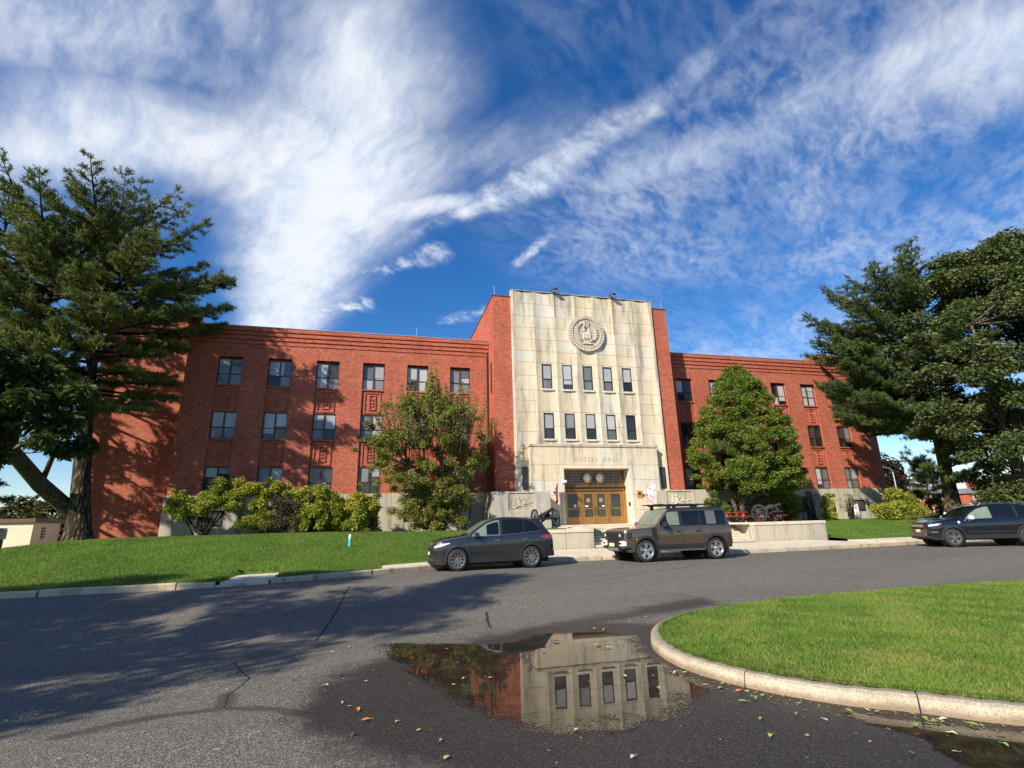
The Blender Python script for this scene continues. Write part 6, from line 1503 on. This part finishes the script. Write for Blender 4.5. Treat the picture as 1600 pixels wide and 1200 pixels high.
pl = wthing('plaque', 'small square bronze plaque on the stone right of the doors', 'plaque', (19.82, 37.36, 3.05))
b = MB(); b.bbox(19.58, 20.05, 37.345, 37.405, 3.22, 3.76, .012); b.build('plate', M['gold'], pl)
b = MB(); b.lathe([(0, 37.33), (.12, 37.335), (.13, 37.35)], 16, (19.82, 0, 3.52), 'y'); b.build('emblem', M['bronze_dark'], pl)
cm = wthing('security_camera', 'white security camera at the upper left corner of the doorway', 'camera', (13.60, 37.3, 4.5))
b = MB(); b.bbox(13.38, 13.58, 37.28, 37.38, 4.36, 4.60, .02); b.build('mount', M['white'], cm); b = MB(); b.lathe([(0, 36.98), (.09, 37.0), (.11, 37.06), (.11, 37.28)], 14, (13.6, 0, 4.48), 'y'); b.build('housing', M['white'], cm, angle=40)
bx_ = MB(); bx_.bbox(19.0, 19.08, 37.55, 37.75, 2.62, 2.92, .012); tag(bx_.build('card_reader', M['lamp_dark']), 'small dark box on the right jamb of the doorway', 'box')
st = wthing('marker_post', 'short pale blue plastic marker post on the lawn', 'post', (-1.10, 23.4, .75))
b = MB(); b.lathe([(.055, .70), (.055, 1.16)], 12, (-1.10, 23.4, 0)); b.build('post', M['cyan'], st, angle=40); b = MB(); b.lathe([(.058, 1.10), (.058, 1.22), (.04, 1.26), (0, 1.27)], 12, (-1.10, 23.4, 0)); b.build('cap', M['white'], st, angle=40)
hy = wthing('orange_marker', 'small orange and white post at the foot of the right pine', 'post', (41.9, 31.0, 1.1))
b = MB(); b.lathe([(.09, .9), (.09, 1.38), (.06, 1.42), (0, 1.43)], 10, (41.9, 31.0, 0)); b.build('post', M['orange'], hy); b = MB(); b.lathe([(.095, 1.34), (.095, 1.50), (0, 1.51)], 10, (41.9, 31.0, 0)); b.build('band', M['white'], hy)
hc = wthing('traffic_cone', 'tall orange cone shaped marker beyond the black car', 'cone', (47.2, 33.6, 1.1))
b = MB(); b.lathe([(.36, 1.05), (.36, 1.12), (.26, 1.14), (.07, 2.5), (0, 2.52)], 12, (47.2, 33.6, 0)); b.build('cone', M['orange'], hc, angle=40)
lb = wthing('fallen_log', 'weathered brown log lying on the grass before the juniper', 'log', (43.4, 33.6, 1.1))
b = MB(); b.tube([(41.2, 33.6, 1.15), (43.0, 33.7, 1.22), (44.6, 33.6, 1.35)], [.10, .12, .15], 8); b.build('stem', M['bark_smooth'], lb, smooth=True)
bs = wthing('utility_box', 'pale green meter box against the base at the right corner', 'box', (43.0, 39.7, 1.2)); b = MB(); b.bbox(42.75, 43.15, 39.5, 39.86, 1.0, 2.5, .02); b.build('cabinet', M['sign'] if False else M['white_trim'], bs)

# ------------------------------------------------------------------ shed and sign at the left, houses far right
sh_ = wthing('shed', 'low cream shed with a flat brown roof behind the lawn at the left edge', 'shed', (-36, 64, -.4))
b = MB(); b.box(-46, -32.7, 62.0, 66.6, -.8, 2.76); b.build('wall', M['cream'], sh_)
b = MB(); b.bbox(-46.2, -32.5, 61.8, 66.8, 2.76, 3.16, .02); b.build('roof', M['brown_trim'], sh_)
b = MB(); b.box(-32.71, -32.65, 63.5, 64.1, 1.15, 2.3); v = b.build('vent', M['lamp_dark'], sh_); b = MB()
for k in range(4): b.box(-32.655, -32.61, 63.52, 64.08, 1.22+k*.27, 1.32+k*.27)
b.build('slat', M['cream'], v)
b = MB(); b.box(-32.5, -31.7, 66.9, 69, -.6, 2.65); b.build('side_wall', M['cream'], sh_)
sg_ = wthing('notice_sign', 'pinkish sign panel on a post before the cream shed', 'sign', (-24.6, 43.2, .1))
b = MB(); b.box(-24.75, -24.18, 43.17, 43.2, 1.35, 1.98); b.build('panel', M['sign'], sg_); b = MB(); b.box(-24.42, -24.34, 43.2, 43.26, -.3, 1.5); b.build('post', M['lamp_dark'], sg_)
b = MB()
for k, w in enumerate((.34, .42, .30, .38)): b.box(-24.46-w/2, -24.46+w/2, 43.16, 43.168, 1.86-k*.13, 1.90-k*.13)
b.build('print', M['brown_trim'], sg_)
dg = wthing('dark_bin', 'dark bin standing beside the sign at the far left edge', 'bin', (-25.4, 44, .0)); b = MB(); b.bbox(-26.0, -24.95, 43.6, 44.4, -.3, 2.0, .05); b.build('box', M['slate'], dg); b = MB(); b.bbox(-26.05, -24.9, 43.55, 44.45, 2.0, 2.08, .02); b.build('lid', M['brown_trim'], dg)
def house(x0, x1, y0, y1, z1, roof, label, dormers, rm='slate'):
    h = wthing('house', label, 'house', ((x0+x1)/2, y0, -.2), 'far brick houses')
    b = MB(); b.box(x0, x1, y0, y1, -.4, z1); b.build('wall', M['brick'], h)
    b = MB(); i = b.verts([(x0-.4, y0-.4, z1), (x1+.4, y0-.4, z1), (x1+.4, y1+.4, z1), (x0-.4, y1+.4, z1), (x0+1.2, y0+2.2, z1+roof), (x1-1.2, y0+2.2, z1+roof), (x1-1.2, y1-2.2, z1+roof), (x0+1.2, y1-2.2, z1+roof)])
    for q in ((3, 2, 1, 0), (4, 5, 6, 7), (0, 1, 5, 4), (1, 2, 6, 5), (2, 3, 7, 6), (3, 0, 4, 7)): b.face(*[i+k for k in q])
    ro = b.build('roof', M[rm], h)
    for x in dormers:
        b = MB(); b.box(x-.6, x+.6, y0+.6, y0+2.6, z1+.3, z1+roof*.75); d = b.build('dormer', M['white'], ro); b = MB(); b.box(x-.35, x+.35, y0+.57, y0+.6, z1+.5, z1+roof*.62); b.build('pane', M['pane_dark'], ro)
    b = MB(); cx = x0+(x1-x0)*.45; b.box(cx-.8, cx+.8, y0+2.6, y0+3.8, z1+roof-.2, z1+roof+2.0); b.build('chimney', M['brick'], ro)
    n = max(2, int((x1-x0)/3.0))
    for k in range(n):
        xc = x0+(k+.5)*(x1-x0)/n
        for z in np.arange(1.0, z1-1.4, 2.9):
            b = MB(); b.box(xc-.55, xc+.55, y0-.06, y0, z, z+1.6); w = b.build('window', M['white'], h); b = MB(); b.box(xc-.42, xc+.42, y0-.08, y0-.061, z+.12, z+1.48); b.build('pane', M['pane_dark'], w)
    return h
house(108, 124, 90, 101, 5.6, 3.4, 'far house with a grey dormered roof and a brick chimney', (110.5, 114, 117.5, 121))
h2 = house(127, 141, 88, 98, 5.4, 1.2, 'far flat roofed brick house with a pale porch roof', ())
b = MB(); b.box(126.5, 136, 86.2, 88.0, 2.9, 3.25); b.build('porch_roof', M['white'], h2)
for x in (127, 131.3, 135.6): b = MB(); b.box(x-.12, x+.12, 86.4, 86.64, -.3, 2.9); b.build('porch_post', M['white'], h2)
house(146, 160, 92, 102, 5.2, 3.0, 'far brick house with a white gable mostly behind the oak', (150, 155))
lp = wthing('lamp_post', 'tall grey lamp post beyond the right corner of the hall', 'lamp', (73.0, 60, .3)); b = MB(); b.tube([(73.0, 60, .2), (73.0, 60, 7.4), (72.6, 60, 7.9), (71.4, 60, 8.1)], [.10, .07, .05, .04], 7); b.build('pole', M['coping_metal'], lp); b = MB(); b.bbox(70.8, 71.5, 59.85, 60.15, 8.02, 8.14, .03); b.build('lamp_head', M['coping_metal'], lp)

# ------------------------------------------------------------------ fallen leaves
def leaf_obj(x, y, z, L, rz, label, curl=.25, n=4):
    mb = MB(); rows = []
    for i in range(6):
        t = i/5; w = L*.27*math.sin(math.pi*min(max(t*.93+.035, 0), 1))**.8+.002
        rows.append([((t-.5)*L, w*s_, .012+curl*L*(s_*s_*.35*math.sin(3.14*t)+.10*math.sin(3*t+2*s_))) for s_ in (-1, -.5, 0, .5, 1)])
    mb.grid(rows); st_ = [(L*.5, 0, .012), (L*.72, .01, .018)]; mb.tube(st_, .003, 4)
    o = mb.build('fallen_leaf', M['fallen'], None, smooth=True); o.location = (x, y, z); o.rotation_euler = (0, 0, rz); return o
LEAVES = [(4.34, 6.1, 0.12, 'o'), (4.34, 5.83, 0.11, 'g'), (4.49, 5.87, 0.1, 'g'), (4.14, 5.78, 0.13, 'g'), (4.2, 6.28, 0.1, 'g'), (4.34, 6.42, 0.1, 'g'), (3.48, 6.53, 0.12, 'g'), (4.98, 5.17, 0.12, 'g'), (4.55, 5.04, 0.08, 'p'), (3.96, 5.26, 0.08, 'g'), (3.75, 4.88, 0.1, 'y'), (5.65, 4.66, 0.12, 'p'), (5.26, 4.66, 0.13, 'g'), (5.49, 4.75, 0.12, 'g'), (5.52, 4.66, 0.1, 'g'), (5.78, 4.49, 0.14, 'g'), (5.37, 4.38, 0.1, 'p'), (5.54, 4.06, 0.09, 'g'), (5.0, 4.09, 0.07, 'g'), (3.15, 9.47, 0.16, 'b'), (3.71, 8.94, 0.15, 'o'), (3.8, 8.71, 0.12, 'y'), (4.22, 10.25, 0.14, 's'), (4.34, 10.07, 0.12, 's'), (3.33, 7.14, 0.1, 'p'), (1.23, 7.76, 0.09, 'y'), (1.58, 7.67, 0.07, 'p'), (4.04, 7.04, 0.09, 'p'), (4.17, 7.0, 0.08, 'y'), (0.69, 5.37, 0.1, 'y'), (0.5, 6.1, 0.07, 'y'), (0.69, 5.77, 0.06, 'y'), (2.29, 4.86, 0.09, 'p'), (2.04, 5.61, 0.08, 'p'), (-0.14, 6.93, 0.12, 'o'), (-0.03, 6.58, 0.13, 'o'), (-0.17, 6.19, 0.1, 'b'), (-0.33, 7.26, 0.07, 'p'), (-3.69, 8.11, 0.05, 'p'), (-3.79, 8.01, 0.05, 'p'), (-3.91, 7.94, 0.05, 'p'), (-4.02, 7.87, 0.05, 'p'), (-2.81, 6.46, 0.05, 'y'), (-0.58, 8.06, 0.08, 'p'), (-0.06, 8.09, 0.07, 'p'), (-0.41, 10.36, 0.08, 'p'), (-0.65, 10.06, 0.08, 'p'), (5.73, 10.98, 0.08, 'p'), (5.18, 10.65, 0.08, 'p'), (4.4, 5.27, 0.07, 'g'), (0.29, 6.41, 0.06, 'y')]
LLAB = {'o': 'orange brown leaf fallen on the damp asphalt', 'g': 'fresh green leaf fallen on wet ground beside the island kerb', 'p': 'small pale leaf lying on the asphalt', 'y': 'small yellow green leaf on the dark damp asphalt', 'b': 'curled dark brown dead leaf or twig on the ground', 's': 'straw coloured dead leaf at the far edge of the puddle'}
LCOL = {'o': (.52, .20, .05), 'g': (.20, .30, .06), 'p': (.48, .46, .30), 'y': (.40, .42, .09), 'b': (.16, .08, .04), 's': (.42, .30, .10)}
for k_, c_ in LCOL.items(): simple('leaf_'+k_, c_, .5, var=.35, nscale=30)
LMESH = {}
rl2 = random.Random(9)
LLAB2 = ['orange yellow leaf at the kerb foot near the tip of the island', 'long green leaf just right of the orange leaf at the kerb', 'green leaf touching the kerb, furthest right beside the orange leaf', 'green leaf lying directly in front of the orange leaf at the kerb', 'nearer of two green leaves left of the orange leaf at the kerb', 'farther of two green leaves left of the orange leaf at the kerb', 'green leaf floating over the last reflected window in the puddle', 'single green leaf below the long kerb stone left of its joint', 'small pale leaf on dark asphalt below the long kerb stone', 'small green leaf alone on wet asphalt in front of the orange leaf', 'yellow green leaf lying lowest on the wet asphalt before the island',
'pale leaf against the kerb just right of its open joint', 'leftmost green leaf of the cluster under the open kerb joint', 'topmost green leaf of the cluster under the open kerb joint', 'green leaf of the kerb joint cluster next to the pale one', 'long green leaf along the kerb, right of the joint cluster', 'pale leaf floating on the right puddle below the joint cluster', 'green leaf floating nearest the right edge on the right puddle', 'green leaf floating lowest on the right puddle',
'dark brown curled leaf floating over the left of the reflected stone', 'reddish brown leaf floating in the middle of the far side of the puddle', 'yellow green leaf floating just right of the reddish brown one', 'left of two straw coloured leaves on the far rim of the puddle', 'right of two straw coloured leaves on the far rim of the puddle', 'pale leaf floating over the fourth reflected window', 'yellow green leaf floating on the dark tree reflection', 'small pale leaf floating where tree and brick reflections meet', 'pale leaf floating close to the rounded tip of the island kerb', 'yellow green leaf floating close to the rounded tip of the island kerb',
'largest yellow green leaf at the bottom left of the puddle', 'upper small yellow leaf of the row left of the puddle', 'middle small yellow leaf of the row left of the puddle', 'pale leaf at the bottom below the puddle', 'pale leaf on the near rim of the puddle under the reflected stone',
'upper orange leaf of the pair on the damp asphalt', 'lower longer orange leaf of the pair on the damp asphalt', 'crumpled brown leaf below the two orange leaves', 'small pale leaf just above the two orange leaves', 'rightmost of four pale petals in a row at the left edge', 'second from right of four pale petals at the left edge', 'third from right of four pale petals at the left edge', 'leftmost of four pale petals in a row at the left edge', 'yellow leaf alone on dry asphalt at the lower left', 'pale leaf on the border of dry and damp asphalt above the orange pair', 'pale leaf on damp asphalt up and right of the orange pair',
'right of two pale leaves near the end of the tar seam', 'left of two pale leaves near the end of the tar seam', 'right of two pale leaves on the asphalt beyond the island tip', 'left of two pale leaves on the asphalt beyond the island tip', 'small green leaf at the kerb midway between the orange leaf and the joint', 'small yellow leaf right of the orange pair']
for (x, y, L, c), lb_ in zip(LEAVES, LLAB2):
    o = leaf_obj(x, y, float(zg(x, y))+.007, L*.8, rl2.uniform(0, 6.28), '', curl=rl2.uniform(.2, .8)); o.data.materials[0] = M['leaf_'+c]
    tag(o, lb_, 'leaf', 'fallen leaves on the asphalt')

# crumbs of leaf and twig washed over the court and drifted against the kerb
r = np.random.default_rng(31); n = 900
px = np.concatenate([r.uniform(-6, 6, 380), isl[r.integers(5, 75, 520), 0]]); py = np.concatenate([r.uniform(4.0, 11, 380), np.zeros(520)])
k = r.integers(8, 82, 520); off = -np.abs(r.normal(0, .22, 520))-.01
px[380:] = isl[k, 0]+inn[k, 0]*off; py[380:] = isl[k, 1]+inn[k, 1]*off
ok = ~in_poly(px, py, isl[::2]); px, py = px[ok], py[ok]; n = len(px)
a = r.uniform(0, 6.28, n); L = r.uniform(.006, .028, n)*np.where(r.random(n) < .15, 1.8, 1.); w = L*r.uniform(.15, .6, n)
pz = zg(px, py)+.009; c, s_ = np.cos(a), np.sin(a)
V = np.stack([np.stack([px-c*L, py-s_*L, pz], 1), np.stack([px+s_*w, py-c*w, pz+.003], 1), np.stack([px+c*L, py+s_*L, pz+.004*r.random(n)], 1), np.stack([px-s_*w, py+c*w, pz], 1)], 1).reshape(-1, 3)
def crumb_fn(t, b):
    t.put(b.inputs['Base Color'], t.ramp(t.irand(), [(0, (.10, .06, .03)), (.4, (.22, .15, .06)), (.7, (.30, .30, .10)), (1, (.42, .38, .24))])); t.put(b.inputs['Roughness'], .7)
M['crumb'] = material('leaf_crumbs', crumb_fn)
tag(mesh_np('leaf_litter', V, np.arange(4*n).reshape(-1, 4), M['crumb']), kind='stuff')
